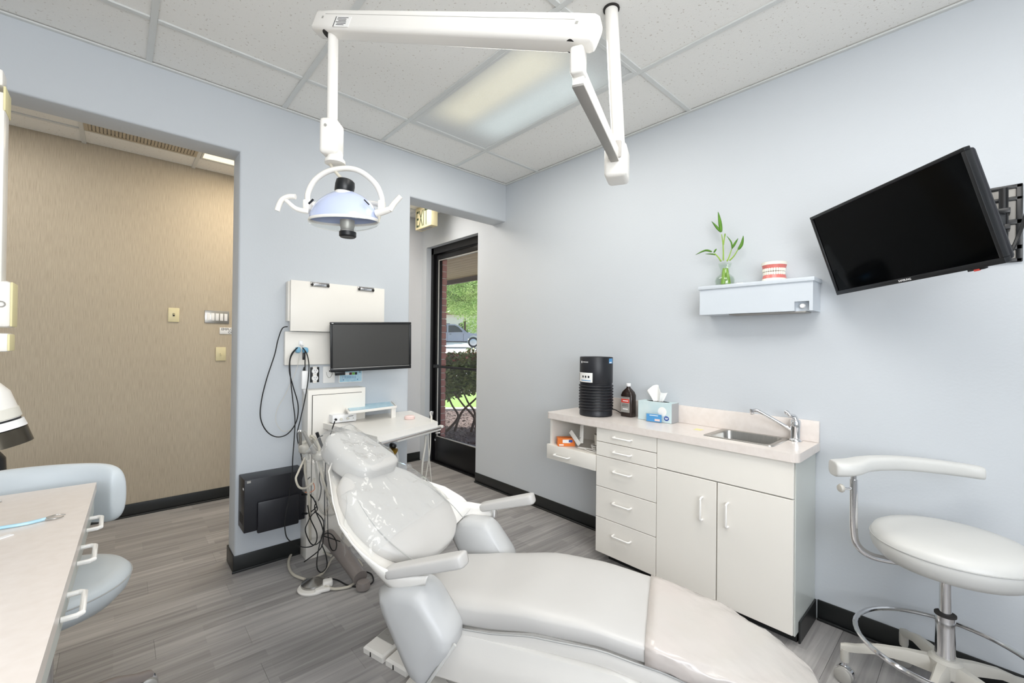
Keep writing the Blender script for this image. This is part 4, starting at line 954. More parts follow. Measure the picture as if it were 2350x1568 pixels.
# small blue packet
pk = thing('small_packet', (2.335, 1.31, .838), 'small blue printed packet standing against the tissue box front', 'packet')
pl = (Vector((.18, -.98, 0))).normalized(); pn = Vector((pl.y, -pl.x, 0))
B().obox((2.338, 1.312, .8655), pl, (-pl.y, pl.x, 0), ZZ, (.098, .018, .053), .006, 3).make('blister', 'pane', pk)
B().obox((2.338, 1.312, .862), pl, (-pl.y, pl.x, 0), ZZ, (.088, .010, .044), .001).make('card', 'mblue', pk, smooth=False)
B().obox((2.3325, 1.3105, .877), pl, (-pl.y, pl.x, 0), ZZ, (.05, .0012, .004)).make('print_line', 'white', pk, smooth=False)
B().obox((2.3365, 1.290, .852), pl, (-pl.y, pl.x, 0), ZZ, (.03, .0012, .012)).make('print_patch', 'pink', pk, smooth=False)
tag(B().box((2.30, 1.02, .8372), (2.345, 1.06, .8376)).make('paper_note', 'yellow', smooth=False), 'tiny yellow paper scrap on the counter left of the sink', 'paper scrap')
# things in the open compartment
ob = thing('carton', (2.19, 1.86, .623), 'small orange and white carton in the open compartment under the counter', 'box')
exo = Vector((.75, -.66, 0)).normalized(); eyo = Vector((.66, .75, 0)).normalized()
B().obox((2.195, 1.865, .649), exo, eyo, ZZ, (.115, .06, .052), .001).make('carton_body', 'orange', ob, smooth=False)
B().obox((2.195-.66*.0305, 1.865-.75*.0305, .655), exo, eyo, ZZ, (.05, .001, .022)).make('white_panel', 'white', ob, smooth=False); B().obox((2.215-.66*.031, 1.847-.75*.031, .657), exo, eyo, ZZ, (.024, .001, .016)).make('blue_badge', 'dblue', ob, smooth=False)
B().obox((2.17-.66*.031, 1.887-.75*.031, .632), exo, eyo, ZZ, (.03, .001, .008)).make('print_line', 'white', ob, smooth=False)
cp = thing('large_clip', (2.22, 1.74, .623), 'large white plastic spring clip leaning in the open compartment', 'clip')
a_, b_ = at(1309, 990, 'x', 2.20), at(1330, 1021, 'x', 2.19)
B().beam(a_, b_, .03, .012, up=(-1, 0, 0), bev=.005).make('jaw', 'wplas', cp); a2_, b2_ = at(1336, 975, 'x', 2.24), at(1334, 1018, 'x', 2.20)
B().beam(a2_, b2_, .028, .01, up=(-1, 0, 0), bev=.004).make('jaw', 'wplas', cp)
B().tube([a_.lerp(b_, .6)+Vector((0, .01, .0)), a2_.lerp(b2_, .7)], .004, 8).make('hinge_pin', 'steel', cp)
kc = Vector((2.235, 1.632, .624)); bk = thing('wire_basket', kc, 'small round white wire basket in the open compartment next to the drawers', 'basket')
for z, rr_ in ((.004, .038), (.018, .042), (.034, .045)): B().tube([kc+Vector((rr_*cos(2*pi*j/24), rr_*sin(2*pi*j/24), z)) for j in range(24)], .0024, 6, closed=True).make('hoop', 'wplas', bk)
for j in range(20):
    a_ = 2*pi*j/20; B().tube([kc+Vector((.038*cos(a_), .038*sin(a_), .004)), kc+Vector((.045*cos(a_), .045*sin(a_), .034))], .0017, 5).make('wire', 'wplas', bk)
B().lathe([(0, 0), (.037, 0), (.037, .002), (0, .002)], kc+ZZ*.002, seg=20).make('bottom', 'dark', bk)
tag(B().lathe([(0, 0), (.026, 0), (.029, .06), (.031, .066), (.028, .066), (.0255, .008), (0, .006)], kc+Vector((.005, .0, .036)), seg=24).make('plastic_tub', 'hose2'), 'translucent white cup sitting in the wire basket', 'cup')
tag(B().tube([(2.20, 1.72, .628), (2.18, 1.68, .627), (2.175, 1.63, .627), (2.19, 1.6, .628), (2.2, 1.66, .634), (2.185, 1.74, .63), (2.2, 1.76, .628), (2.22, 1.7, .628)], .0032, 8, n=8).make('white_cord', 'wplas'), 'coiled white cord lying in front of the wire basket', 'cord')

# ------------------------------------------------------------------ wall boards, monitor and fittings on wall_left
ub = thing('chart_board', (1.03, YL, 1.36), 'large cream wall board with two metal clips at its top edge', 'board')
B().box((.742, 2.735, 1.352), (1.326, 2.752, 1.652), .002).make('front_panel', 'lam', ub)
B().box((.732, 2.755, 1.41), (1.315, YL-.001, 1.645), .003).make('back_box', 'lam', ub)
for x in (.905, 1.195):
    cpn = B().box((x-.055, 2.728, 1.624), (x+.055, 2.735, 1.652), .003).make('clip', 'steel', ub)
    B().tube([(x-.050, 2.725, 1.648), (x+.050, 2.725, 1.648)], .0045, 10).make('clip_roll', 'chrome', cpn)
    for d_ in (-.047, .047): B().lathe([(0, 0), (.008, 0), (.007, .005), (0, .006)], (x+d_, 2.728, 1.634), (0, -1, 0), 14).make('rivet', 'dark', cpn)
    B().box((x-.036, 2.7265, 1.630), (x+.036, 2.7285, 1.643), .0006).make('clip_plate', 'chrome', cpn)
lbd = thing('backing_board', (1.0, YL, 1.15), 'plain cream board mounted below the clip board, behind the monitor', 'board')
B().box((.725, 2.775, 1.150), (1.30, YL-.001, 1.349), .002).make('panel', 'lam', lbd)
mo = [Vector(p) for p in ((.945, 2.674, 1.409), (1.434, 2.568, 1.426), (1.453, 2.589, 1.12), (.965, 2.695, 1.103))]
mex = (mo[1]-mo[0]+mo[2]-mo[3]).normalized(); mey = (mo[0]-mo[3]+mo[1]-mo[2]); mey = (mey-mex*mey.dot(mex)).normalized(); mez = mex.cross(mey); mc = sum(mo, Vector())/4
mn = thing('monitor', mc-mey*.15, 'black widescreen monitor mounted in front of the cream wall boards', 'monitor')
def mb_(x0, x1, y0, y1, z0, z1, bev=0): return B().obox(mc+mex*(x0+x1)/2+mey*(y0+y1)/2+mez*(z0+z1)/2, mex, mey, mez, (x1-x0, y1-y0, z1-z0), bev)
g = B()
for x0, x1, y0, y1 in ((-.251, .251, .141, .154), (-.251, .251, -.154, -.128), (-.251, -.238, -.128, .141), (.238, .251, -.128, .141)):
    g.obox(mc+mex*(x0+x1)/2+mey*(y0+y1)/2-mez*.012, mex, mey, mez, (x1-x0, y1-y0, .026), .003)
g.make('bezel', 'blk', mn)
mb_(-.239, .239, -.129, .142, -.02, -.006).make('screen', 'mscreen', mn, smooth=False)
mb_(-.24, .24, -.145, .145, -.045, -.02, .01).make('back_cover', 'blk2', mn); mb_(-.237, .237, -.134, -.131, -.004, .003, .001).make('trim_strip', 'alu', mn)
mb_(-.242, -.232, .145, .149, -.0, .0015).make('badge', 'white', mn, smooth=False)
B().beam(mc-mez*.045, Vector((mc.x, 2.774, mc.z)), .05, .05, up=(0, 0, 1), bev=.005).make('wall_arm', 'blk', mn)
mb_(-.225, -.165, -.176, -.150, -.02, -.006, .002).make('cable_plug', 'blk', mn)
ol = thing('power_outlet', (.903, YL, 1.04), 'duplex power outlet without cover plate in the wall below the boards', 'outlet')
B().box((.876, YL-.002, 1.038), (.930, YL-.0005, 1.132), .001).make('box_opening', 'ink', ol)
for z in (1.108, 1.064):
    o = B().lathe([(0, 0), (.019, 0), (.019, .008), (.017, .010), (0, .010)], (.903, YL-.001, z), (0, -1, 0), 24, ex=(1, 0, 0), sy=.95).make('socket', 'white', ol)
    for dx in (-.006, .006): B().box((.903+dx-.001, YL-.0118, z), (.903+dx+.001, YL-.0108, z+.009)).make('slot', 'ink', o, smooth=False)
    B().lathe([(0, 0), (.0022, 0), (.0022, .001), (0, .001)], (.903, YL-.011, z-.007), (0, -1, 0), 10).make('ground_hole', 'ink', o)
B().box((.891, YL-.007, 1.034), (.915, YL-.001, 1.137), .001).make('yoke_strap', 'wplas', ol)
wp = thing('wall_plate', (.988, YL, 1.03), 'pale blank wall plate between the outlet and the blue control panel', 'wall plate')
B().box((.952, YL-.005, 1.030), (1.026, YL-.0005, 1.135), .002).make('plate', 'paper', wp); B().tube([(.972, YL-.006, 1.10), (.975, YL-.008, 1.08), (.988, YL-.009, 1.062), (1.003, YL-.008, 1.075), (1.01, YL-.006, 1.10)], .0018, 6, n=5).make('loop', 'alu', wp)
cpn = thing('control_panel', (1.125, YL, 1.03), 'light blue keypad panel with small green and red windows below the monitor', 'control panel')
B().box((1.05, YL-.008, 1.026), (1.205, YL-.0005, 1.125), .003).make('frame', 'paper', cpn)
B().box((1.055, YL-.0092, 1.031), (1.200, YL-.008, 1.120)).make('keypad', 'blue', cpn, smooth=False)
for x0, x1, m_ in ((1.072, 1.115, 'white'), (1.117, 1.133, 'lcdr'), (1.135, 1.152, 'lcdg'), (1.154, 1.168, 'ink')): B().box((x0, YL-.0102, 1.076), (x1, YL-.0092, 1.092)).make('window', m_, cpn, smooth=False)
for k in range(9): B().box((1.072+k*.0105, YL-.0100, 1.054), (1.0735+k*.0105, YL-.0092, 1.070)).make('tick', 'dblue', cpn, smooth=False)
for k in range(4): B().box((1.18, YL-.0100, 1.088+k*.005), (1.192, YL-.0092, 1.09+k*.005)).make('print_line', 'ink', cpn, smooth=False)
for x in (1.078, 1.172): B().lathe([(0, 0), (.003, 0), (.003, .002), (0, .002)], (x, YL-.0092, 1.045), (0, -1, 0), 10).make('button', 'dblue', cpn)
B().tube([(.975, YL-.05, 1.108), (1.03, YL-.03, 1.10), (1.07, YL-.02, 1.115)], .004, 8, n=5).make('adapter_cable', 'cable', mn)
# console box
co = thing('utility_console', (1.01, 2.74, 0), 'narrow cream utility cabinet with an outlined door, standing against the pale wall', 'cabinet')
B().box((.832, 2.694, 0), (1.183, YL-.001, 1.0), .002).make('carcass', 'lam', co)
B().box((.855, 2.6925, .12), (1.158, 2.694, .972)).make('door_gap', 'dark', co, smooth=False)
B().box((.8575, 2.685, .1225), (1.1555, 2.6925, .9695), .001).make('door', 'lam', co)
wo = thing('work_surface', (1.25, 2.45, .76), 'white swing-out work surface with chrome front edge on the utility cabinet', 'work surface')
WP = [Vector((.915, 2.70, 0)), Vector((1.0, 2.125, 0)), Vector((1.475, 2.292, 0)), Vector((1.565, 2.795, 0)), Vector((1.19, 2.795, 0)), Vector((1.19, 2.69, 0))]
B().prism([p+ZZ*.768 for p in WP], (0, 0, .032)).make('slab', 'wplas', wo, smooth=False)
B().tube([WP[1]+Vector((.02, .002, .760)), WP[2]+Vector((.02, .002, .762))], .008, 10).make('front_rail', 'chrome', wo)
B().beam(WP[1]+Vector((.14, .085, .748)), WP[2]+Vector((0.03, .04, .75)), .05, .022, bev=.006).make('holder_bar', 'wplas', wo)
B().box((1.10, 2.3, .742), (1.2, 2.5, .767), .004).make('bracket', 'greyu', wo)
B().beam((1.05, 2.69, .70), (1.3, 2.45, .75), .05, .04, bev=.006).make('support_arm', 'cast', wo)
# tray stand with keyboard-like tray
ty = thing('instrument_tray', (1.27, 2.48, .80), 'small raised tray lined with blue film on the white work surface', 'tray')
tz = .872
def tp(px, py, z=tz): return at(px, py, 'z', z)
q0, q1, q2, q3 = tp(800, 948), tp(910, 934), tp(893, 917), tp(787, 931)
B().loft([[q0-ZZ*.008, q1-ZZ*.008, q2-ZZ*.008, q3-ZZ*.008], [q0, q1, q2, q3]]).make('tray', 'wplas', ty, smooth=False)
cq = (q0+q1+q2+q3)/4
for a_, b_ in ((q0, q1), (q1, q2), (q2, q3), (q3, q0)): B().beam(a_+ZZ*.002, b_+ZZ*.002, .005, .012, bev=.001).make('tray_lip', 'wplas', ty)
B().loft([[p.lerp(cq, .09)+ZZ*.0012 for p in (q0, q1, q2, q3)], [p.lerp(cq, .09)+ZZ*.004 for p in (q0, q1, q2, q3)]]).make('liner', 'blue', ty, smooth=False)
lq = q1.lerp(cq, .12); lq2 = q3.lerp(cq, .25)
B().beam(Vector((lq.x, lq.y, .80)), lq-ZZ*.007, .012, .03, up=(1, 0, 0), bev=.002).make('leg', 'wplas', ty); B().beam(Vector((lq2.x, lq2.y, .80)), lq2-ZZ*.007, .012, .03, up=(1, 0, 0), bev=.002).make('leg', 'wplas', ty)
# control box
bxx = [at(763, 973, 'z', .801), at(818, 967, 'z', .801)]
e1 = (bxx[1]-bxx[0]).normalized(); e2 = Vector((-e1.y, e1.x, 0)); wB = (bxx[1]-bxx[0]).length
sc = thing('camera_control_box', bxx[0]+e1*wB/2+e2*.08, 'small white electronic box with a black plugged cable on the work surface', 'electronic box')
B().obox(bxx[0]+e1*wB/2+e2*.055+ZZ*.026, e1, e2, ZZ, (wB, .11, .046), .003).make('housing', 'white', sc)
def fbx(x, z, r, m_, nm): return B().lathe([(0, 0), (r, 0), (r*.9, .008), (0, .008)], bxx[0]+e1*x-e2*.0+ZZ*z, -e2, 16).make(nm, m_, sc)
fbx(.018, .024, .0075, 'blk', 'plug'); fbx(.05, .022, .009, 'hose2', 'dial'); fbx(.09, .024, .009, 'hose2', 'dial')
B().obox(bxx[0]+e1*(wB-.035)-e2*.0006+ZZ*.036, e1, e2, ZZ, (.03, .001, .003)).make('print_line', 'ink', sc, smooth=False); B().obox(bxx[0]+e1*(wB-.02)-e2*.0006+ZZ*.022, e1, e2, ZZ, (.004, .001, .004)).make('port', 'ink', sc, smooth=False)
pk_ = at(940, 962, 'z', .801)
pkt = thing('retainer_case', pk_, 'small pink oval case on the right part of the work surface', 'case')
B().lathe([(0, 0), (.030, 0), (.034, .006), (.034, .011)], pk_, seg=28, ex=(1, -.3, 0), sx=1.0, sy=.75).make('bottom_shell', 'pink', pkt); B().lathe([(.034, .0115), (.033, .018), (.026, .023), (0, .025)], pk_, seg=28, ex=(1, -.3, 0), sx=1.0, sy=.75).make('lid', 'pink', pkt)
# right hand holder with handpiece and hoses
hr = thing('handpiece_holder', WP[2]+Vector((.02, .0, .75)), 'small chrome holder with one handpiece at the right edge of the work surface', 'holder')
hp_ = at(990, 980, 'z', .77)
B().beam(WP[2]+Vector((-.01, .03, .752)), WP[2]+Vector((.07, .06, .755)), .03, .018, bev=.005).make('clip', 'wplas', hr)
for dx in (.0, .018): B().tube([at(1000, 985+dx*500, 'y', 2.34), at(1009, 984+dx*500, 'y', 2.34)], .006, 10).make('prong', 'chrome', hr)
B().tube([at(990, 982, 'y', 2.33), at(990, 952, 'y', 2.33)], .007, 12).make('handpiece', 'hose2', hr)
B().lathe([(.006, 0), (.009, .004), (.012, .02), (.012, .026), (.006, .03), (0, .03)], at(990, 955, 'y', 2.33), seg=16).make('handpiece_head', 'chrome', hr)
for k, (P, r_) in enumerate((([(977, 1000), (976, 1020), (970, 1060), (967, 1100)], .0062), ([(988, 990), (987, 1030), (983, 1060), (978, 1090), (972, 1125)], .0042), ([(982, 1000), (984, 1040), (988, 1085), (990, 1125)], .0032))):
    tag(B().tube([at(x, y, 'y', 2.33+.02*i) for i, (x, y) in enumerate(P)]+[at(P[-1][0]-5, P[-1][1]+60, 'y', 2.45)], r_, 10, n=8).make('hose', 'hose2'), ['thickest white hose hanging below the right end of the work surface', 'thin white hose running straight down from the handpiece head', 'thinnest white tube leaning away to the right under the work surface'][k], 'hose', 'hoses below the work surface')
# suction valve glimpsed under the surface
sv = thing('vacuum_valve', at(905, 1035, 'y', 2.55), 'brass and black valve glimpsed under the work surface beside the headrest', 'valve')
c_ = at(900, 1035, 'y', 2.55)
B().lathe([(0, 0), (.022, 0), (.03, .02), (.03, .035), (0, .04)], c_-ZZ*.02, (.1, -.2, 1), 20).make('body', mat('brass', 'b08a2e', .35, .7, var=.05), sv)
B().lathe([(0, 0), (.02, .002), (.024, .012), (.02, .024), (0, .026)], c_+ZZ*.022, (.3, -.2, 1), 18).make('knob', 'blk', sv)
B().tube([c_+Vector((.025, 0, .02)), c_+Vector((.035, 0, -.02)), c_+Vector((.042, 0, -.08))], .006, 10, n=5).make('stem', 'white', sv); B().tube([c_+Vector((.045, .01, .0)), c_+Vector((.045, .01, -.12))], .005, 8).make('pipe', 'chrome', sv)
B().beam(c_-ZZ*.01, Vector((c_.x, YL-.11, c_.z-.01)), .02, .02).make('mount', 'greyu', sv)
# computer tower on the wall
tw = thing('computer_case', (.655, 2.72, .21), 'black desktop computer hung on the wall just above the black baseboard', 'computer')
TX0, TX1, TYf, TZ0, TZ1 = .505, .812, 2.655, .262, .545
B().box((TX0, TYf, TZ0), (TX1, YL-.004, TZ1), .004).make('case', 'blk2', tw)
B().box((TX0+.06, TYf-.020, TZ0-.012), (TX0+.27, TYf, .42), .008).make('side_cover', 'blk2', tw)
for k in range(9): B().box((TX0-.0012, TYf+.02, .30+k*.006), (TX0, TYf+.11, .303+k*.006)).make('vent_slot', 'ink', tw, smooth=False)
B().box((TX0-.0015, TYf+.012, .49), (TX0, TYf+.03, .50)).make('badge', 'white', tw, smooth=False)
B().box((TX0+.012, TYf-.0012, TZ1-.018), (TX0+.03, TYf, TZ1-.006)).make('sticker', 'alu', tw, smooth=False)
B().lathe([(.016, 0), (.016, -.016), (.012, -.02), (0, -.02)], (TX0+.15, TYf+.03, TZ0-.0), seg=16).make('foot_knob', 'blk', tw)

# ------------------------------------------------------------------ assistant handpiece cluster, hoses, cables
def A(px, py, y): return at(px, py, 'y', y)
hcx = thing('assistant_handpiece_holder', A(725, 1040, 2.40), 'beige handpiece holder bracket carrying suction tips beside the headrest', 'holder')
B().beam(A(690, 1024, 2.55), A(742, 1048, 2.40), .035, .03, bev=.01).make('bracket', 'cast', hcx)
B().obox(A(735, 1046, 2.37), (1, 0, 0), (0, 1, 0), ZZ, (.07, .07, .046), .015, 3).make('hanger_head', 'cast', hcx)
for (p0, p1, r0, r1, m_, y) in (((697, 991), (722, 1040), .0080, .0110, 'lgrey', 2.35), ((727, 993), (741, 1030), .0085, .0065, 'blk', 2.40), ((688, 990), (690, 1025), .009, .007, 'steel', 2.5), ((706, 1010), (730, 1040), .007, .009, 'cast', 2.42), ((716, 1008), (738, 1038), .006, .008, 'cast', 2.45)):
    B().tube([A(*p0, y), A(*p1, y)], [r0, r1], 12).make('handpiece', m_, hcx)
B().lathe([(0, 0), (.012, .002), (.012, .01), (.006, .018), (0, .018)], A(688, 994, 2.5), seg=14).make('syringe_tip', 'chrome', hcx)
B().tube([A(732, 1003, 2.40), A(741, 1000, 2.39)], .003, 8).make('lever', 'blk', hcx)
B().beam(A(690, 1024, 2.55), Vector((.86, 2.70, A(690, 1024, 2.55).z)), .03, .03, bev=.006).make('wall_bracket', 'cast', hcx)
B().obox(A(703, 1030, 2.44), (1, .3, 0), (-.3, 1, 0), ZZ, (.07, .05, .045), .014, 3).make('hanger_block', 'cast', hcx); B().tube([A(712, 1000, 2.41), A(722, 1006, 2.41), A(731, 1022, 2.4), A(733, 1040, 2.39)], .007, 10, n=5).make('tube_loop', 'hose', hcx); B().tube([A(703, 1035, 2.45), A(705, 1055, 2.45)], .012, 12).make('coupler', 'cast', hcx); B().tube([A(735, 1055, 2.39), A(737, 1072, 2.39)], .011, 12).make('coupler', 'cast', hcx)
def run(name, m_, P, r_, lab, cat, grp=None, seg=8):
    return tag(B().tube([A(x, y, d) for x, y, d in P], r_, seg, n=9).make(name, m_), lab, cat, grp)
def floorP(px, py, z=.008): return at(px, py, 'z', z)
HG = 'hoses beside the utility cabinet'
run('hose', 'hose', [(700, 1050, 2.45), (684, 1085, 2.42), (679, 1100, 2.4), (686, 1118, 2.4), (700, 1121, 2.41), (714, 1112, 2.45), (722, 1098, 2.47)], .0055, 'beige hose making a small open loop above the black computer', 'hose', HG)
run('hose', 'hose', [(702, 1045, 2.47), (700, 1080, 2.47), (707, 1125, 2.5), (709, 1150, 2.52), (712, 1240, 2.6)], .007, 'straight thick beige hose falling behind the small hose loop', 'hose', HG)
run('hose', 'hose', [(730, 1055, 2.39), (742, 1105, 2.38), (757, 1150, 2.4), (772, 1180, 2.42), (790, 1215, 2.46)], .0062, 'beige hose slanting down right from the holder to behind the backrest', 'hose', HG)
run('hose', 'hose', [(738, 1060, 2.42), (744, 1090, 2.44), (752, 1130, 2.46), (770, 1140, 2.47), (790, 1136, 2.5)], .005, 'thin beige hose bending right toward the clear plastic cover', 'hose', HG)
run('hose', 'cast', [(722, 1050, 2.45), (729, 1110, 2.46), (728, 1150, 2.46), (738, 1175, 2.45), (755, 1183, 2.45), (772, 1178, 2.47)], .0055, 'grey hose curling right under the holder', 'hose', HG)
CG = 'black cables by the wall boards'
hk = thing('cable_hook', A(690, 800, 2.765), 'small hook with blue tape holding the black cables on the lower cream board', 'hook')
B().box((.801, 2.768, 1.268), (.823, 2.775, 1.296), .003).make('plate', 'white', hk); B().tube([(.812, 2.768, 1.278), (.812, 2.748, 1.262), (.812, 2.738, 1.272)], .004, 8, n=4).make('prong', 'white', hk)
B().box((.772, 2.728, 1.222), (.803, 2.762, 1.258), .012).make('tape', 'blue2', hk); B().box((.812, 2.728, 1.220), (.845, 2.762, 1.256), .012).make('tape', 'blue2', hk)
cbl = [
 ([(660, 750, 2.74), (648, 754, 2.74), (638, 780, 2.74), (630, 815, 2.75), (612, 870, 2.76), (600, 920, 2.77), (598, 960, 2.77), (612, 990, 2.77), (635, 1003, 2.76), (660, 996, 2.75), (680, 968, 2.74), (684, 930, 2.73), (672, 885, 2.73), (664, 850, 2.73), (668, 815, 2.72), (683, 798, 2.72)], .0031, 'black cable in a wide loop hanging left of the boards'),
 ([(694, 798, 2.72), (704, 812, 2.72), (709, 840, 2.71), (706, 880, 2.70), (698, 925, 2.69), (690, 960, 2.67), (682, 1000, 2.66), (690, 1040, 2.64), (696, 1070, 2.6), (698, 1090, 2.58)], .0030, 'black cable bowing right past the power outlet and down'),
 ([(680, 800, 2.73), (666, 825, 2.73), (667, 870, 2.73), (672, 920, 2.73), (677, 970, 2.72), (672, 1050, 2.69), (670, 1090, 2.63), (662, 1150, 2.62), (656, 1180, 2.61), (654, 1215, 2.60), (663, 1240, 2.60), (695, 1256, 2.6), (722, 1250, 2.55), (727, 1225, 2.53), (712, 1190, 2.52), (706, 1160, 2.52)], .0030, 'black cable crossing the front of the wall mounted computer'),
 ([(700, 806, 2.72), (700, 815, 2.72), (700, 850, 2.72)], .0032, 'short black cable from the hook to the white power adapter'),
 ([(768, 968, 2.02), (758, 1000, 2.3), (750, 1040, 2.42), (747, 1070, 2.42), (745, 1150, 2.42), (745, 1215, 2.42), (736, 1240, 2.4), (728, 1280, 2.38), (728, 1305, 2.38), (738, 1314, 2.38), (750, 1300, 2.38), (748, 1275, 2.38), (738, 1250, 2.4)], .0031, 'black cable from the white electronic box down to a tear shaped loop'),
 ([(747, 1090, 2.43), (751, 1150, 2.43), (753, 1230, 2.43), (760, 1260, 2.43), (770, 1262, 2.43), (772, 1245, 2.43), (762, 1228, 2.43), (750, 1224, 2.43), (743, 1230, 2.43), (760, 1236, 2.43), (780, 1243, 2.46)], .0030, 'black cable forming the small knot of loops beside the chair back'),
 ([(697, 1135, 2.6), (712, 1138, 2.56), (722, 1150, 2.54), (728, 1170, 2.53), (716, 1182, 2.53), (706, 1200, 2.53), (701, 1220, 2.53), (716, 1250, 2.53), (736, 1240, 2.52), (743, 1200, 2.5), (730, 1180, 2.5), (721, 1175, 2.52)], .0030, 'black cable out of the upper port of the computer, looping low'),
 ([(697, 1180, 2.6), (708, 1178, 2.56), (720, 1170, 2.54), (727, 1160, 2.53), (720, 1145, 2.53), (706, 1128, 2.53), (704, 1105, 2.53), (712, 1095, 2.53)], .0030, 'black cable out of the lower port of the computer, rising'),
 ([(735, 1075, 2.45), (733, 1100, 2.45), (737, 1120, 2.45), (733, 1145, 2.46), (722, 1165, 2.48), (738, 1205, 2.47), (742, 1230, 2.46), (735, 1260, 2.45), (698, 1290, 2.55)], .0031, 'black cable wavering down beside the beige hoses toward the floor'),
]
for P, r_, lab in cbl: run('black_cable', 'cable', P, r_, lab, 'cable', CG)
for y in (1135, 1180): tag(B().tube([A(694, y, 2.64), A(704, y-1, 2.60)], .006, 10).make('cable_plug', 'blk'), 'black plug in the side of the computer, '+('upper one' if y == 1135 else 'lower one'), 'plug', 'computer plugs')
fbd = B().box(A(697, 826, 2.735)+Vector((-.007, -.006, -.0)), A(697, 810, 2.735)+Vector((.009, .006, .0)), .003).make('ferrite_bead', 'blk'); tag(fbd, 'black ferrite bead on the cable above the power adapter', 'cable bead')
ad = thing('power_adapter', A(698, 875, 2.73), 'slim white power adapter hanging on a black cable left of the outlet', 'power adapter')
pA, pB_ = A(698, 851, 2.73), A(698, 893, 2.73)
B().box((pA.x-.017, 2.712, pB_.z), (pA.x+.017, 2.738, pA.z), .005).make('body', 'white', ad); B().tube([pB_, A(701, 905, 2.73)], [.009, .006], 10).make('strain_relief', 'white', ad); B().tube([pA+ZZ*.022, pA], [.004, .009], 10).make('plug', 'blk', ad)
run('white_cord', 'hose2', [(688, 808, 2.75), (680, 850, 2.77), (655, 905, 2.79), (636, 940, 2.79), (634, 970, 2.79), (650, 990, 2.78), (672, 985, 2.77)], .0014, 'very thin pale cord looping over the wall behind the black cables', 'cord')
run('orange_wire', 'orange', [(700, 1130, 2.58), (712, 1130, 2.55), (722, 1122, 2.54), (718, 1105, 2.54)], .0022, 'short orange wire among the black cables', 'wire')
# foot control and floor hoses
fc_ = at(722, 1350, 'z', 0); ft = thing('foot_control', fc_, 'round chrome foot control on a white plastic base on the floor below the cables', 'foot control')
B().lathe([(0, 0), (.075, 0), (.078, .008), (.072, .014), (0, .015)], fc_+Vector((-.005, .0, .001)), seg=36).make('base_plate', 'wplas', ft)
B().lathe([(.058, 0), (.060, .006), (.058, .014), (.05, .018), (.012, .034), (0, .036)], fc_+ZZ*.014+Vector((-.003, .012, 0)), seg=40).make('disc', 'steel', ft)
hx = at(752, 1338, 'z', .02)
B().obox(hx, (1, -.3, 0), (.3, 1, 0), ZZ, (.05, .045, .034), .01, 3).make('hose_connector', 'wplas', ft); B().obox(at(740, 1352, 'z', .012), (1, -.3, 0), (.3, 1, 0), ZZ, (.075, .05, .02), .009, 3).make('base_tongue', 'wplas', ft)
def fhose(P, r_, m_, lab, nm='hose', cat='hose', g=None): return tag(B().tube([floorP(x, y, z) for x, y, z in P], r_, 10, n=9).make(nm, m_), lab, cat, g)
fhose([(745, 1347, .02), (770, 1352, .009), (805, 1345, .009), (822, 1325, .009), (830, 1300, .012), (820, 1285, .04)], .007, 'hose', 'cream hose curving from the foot control to the right under the chair', g='floor hoses')
fhose([(700, 1330, .012), (672, 1318, .009), (662, 1295, .009), (670, 1272, .009), (700, 1260, .009), (735, 1265, .012), (760, 1276, .02)], .007, 'hose', 'cream hose making a wide floor loop behind the foot control', g='floor hoses')
fhose([(712, 1330, .035), (738, 1318, .02), (752, 1300, .02), (765, 1280, .03), (790, 1268, .05)], .006, 'hose', 'cream hose rising right from behind the foot control', g='floor hoses')
fhose([(752, 1327, .02), (775, 1332, .006), (800, 1344, .006), (835, 1347, .006), (856, 1335, .006), (852, 1318, .006), (836, 1312, .01)], .0036, 'cable', 'black cable looping on the floor by the chair base', 'black_cable', 'cable')
uc = thing('floor_conduit', at(790, 1290, 'z', 0), 'taupe rounded conduit cover slanting from the utility cabinet to the chair base', 'conduit')
g0, g1 = Vector((.945, 2.66, .12)), Vector((.96, 2.22, .045))
B().tube([g0, g0.lerp(g1, .5)+ZZ*.01, g1], [.043, .038], 20, n=4).make('tube', 'brown', uc); B().lathe([(0, 0), (.035, 0), (.036, .02), (.03, .035), (0, .04)], (.96, 2.185, .005), seg=24).make('floor_flange', 'brown', uc)

# ------------------------------------------------------------------ left counter
lc = thing('side_counter', (-.35, 1.2, 0), 'cream topped side counter with three white drawer pulls at the left edge', 'counter')
def lx(y): return -.0535+(y-1.9)*.0288*.98
ztl = .80
f0, f1 = lx(.35), -.049
B().prism([Vector((-.75, .35, ztl-.03)), Vector((f0, .35, ztl-.03)), Vector((f1, 2.051, ztl-.03)), Vector((-.75, 2.085, ztl-.03))], (0, 0, .03)).make('counter_top', 'top', lc, smooth=False)
body = B().prism([Vector((-.70, .40, .705)), Vector((f0-.012, .40, .705)), Vector((f1-.010, 2.035, .705)), Vector((-.70, 2.06, .705))], (0, 0, .064)).make('apron', 'side', lc, smooth=False)
def lfx(y): return f0-.012+(f1-.010-f0+.012)*(y-.40)/1.635
for k, (y0, y1) in enumerate(((1.665, 2.02), (1.315, 1.655), (.97, 1.305), (.6, .96))):
    dw = B().prism([Vector((lfx(y0)-.0, y0, .709)), Vector((lfx(y0)+.006, y0, .709)), Vector((lfx(y1)+.006, y1, .709)), Vector((lfx(y1), y1, .709))], (0, 0, .057)).make('drawer', 'side', lc, smooth=False)
    ym = (1.80, 1.555, 1.275, .8)[k]; pull(dw, (lfx(ym)+.005, ym-.055, .738), (lfx(ym)+.005, ym+.055, .738), (1, 0, 0), r=.0055, off=.030)
B().box((-.72, .45, 0), (-.66, 2.03, .705)).make('side_panel', 'side', lc, smooth=False); B().box((-.66, .45, 0), (-.62, .50, .705)).make('leg', 'side', lc, smooth=False)
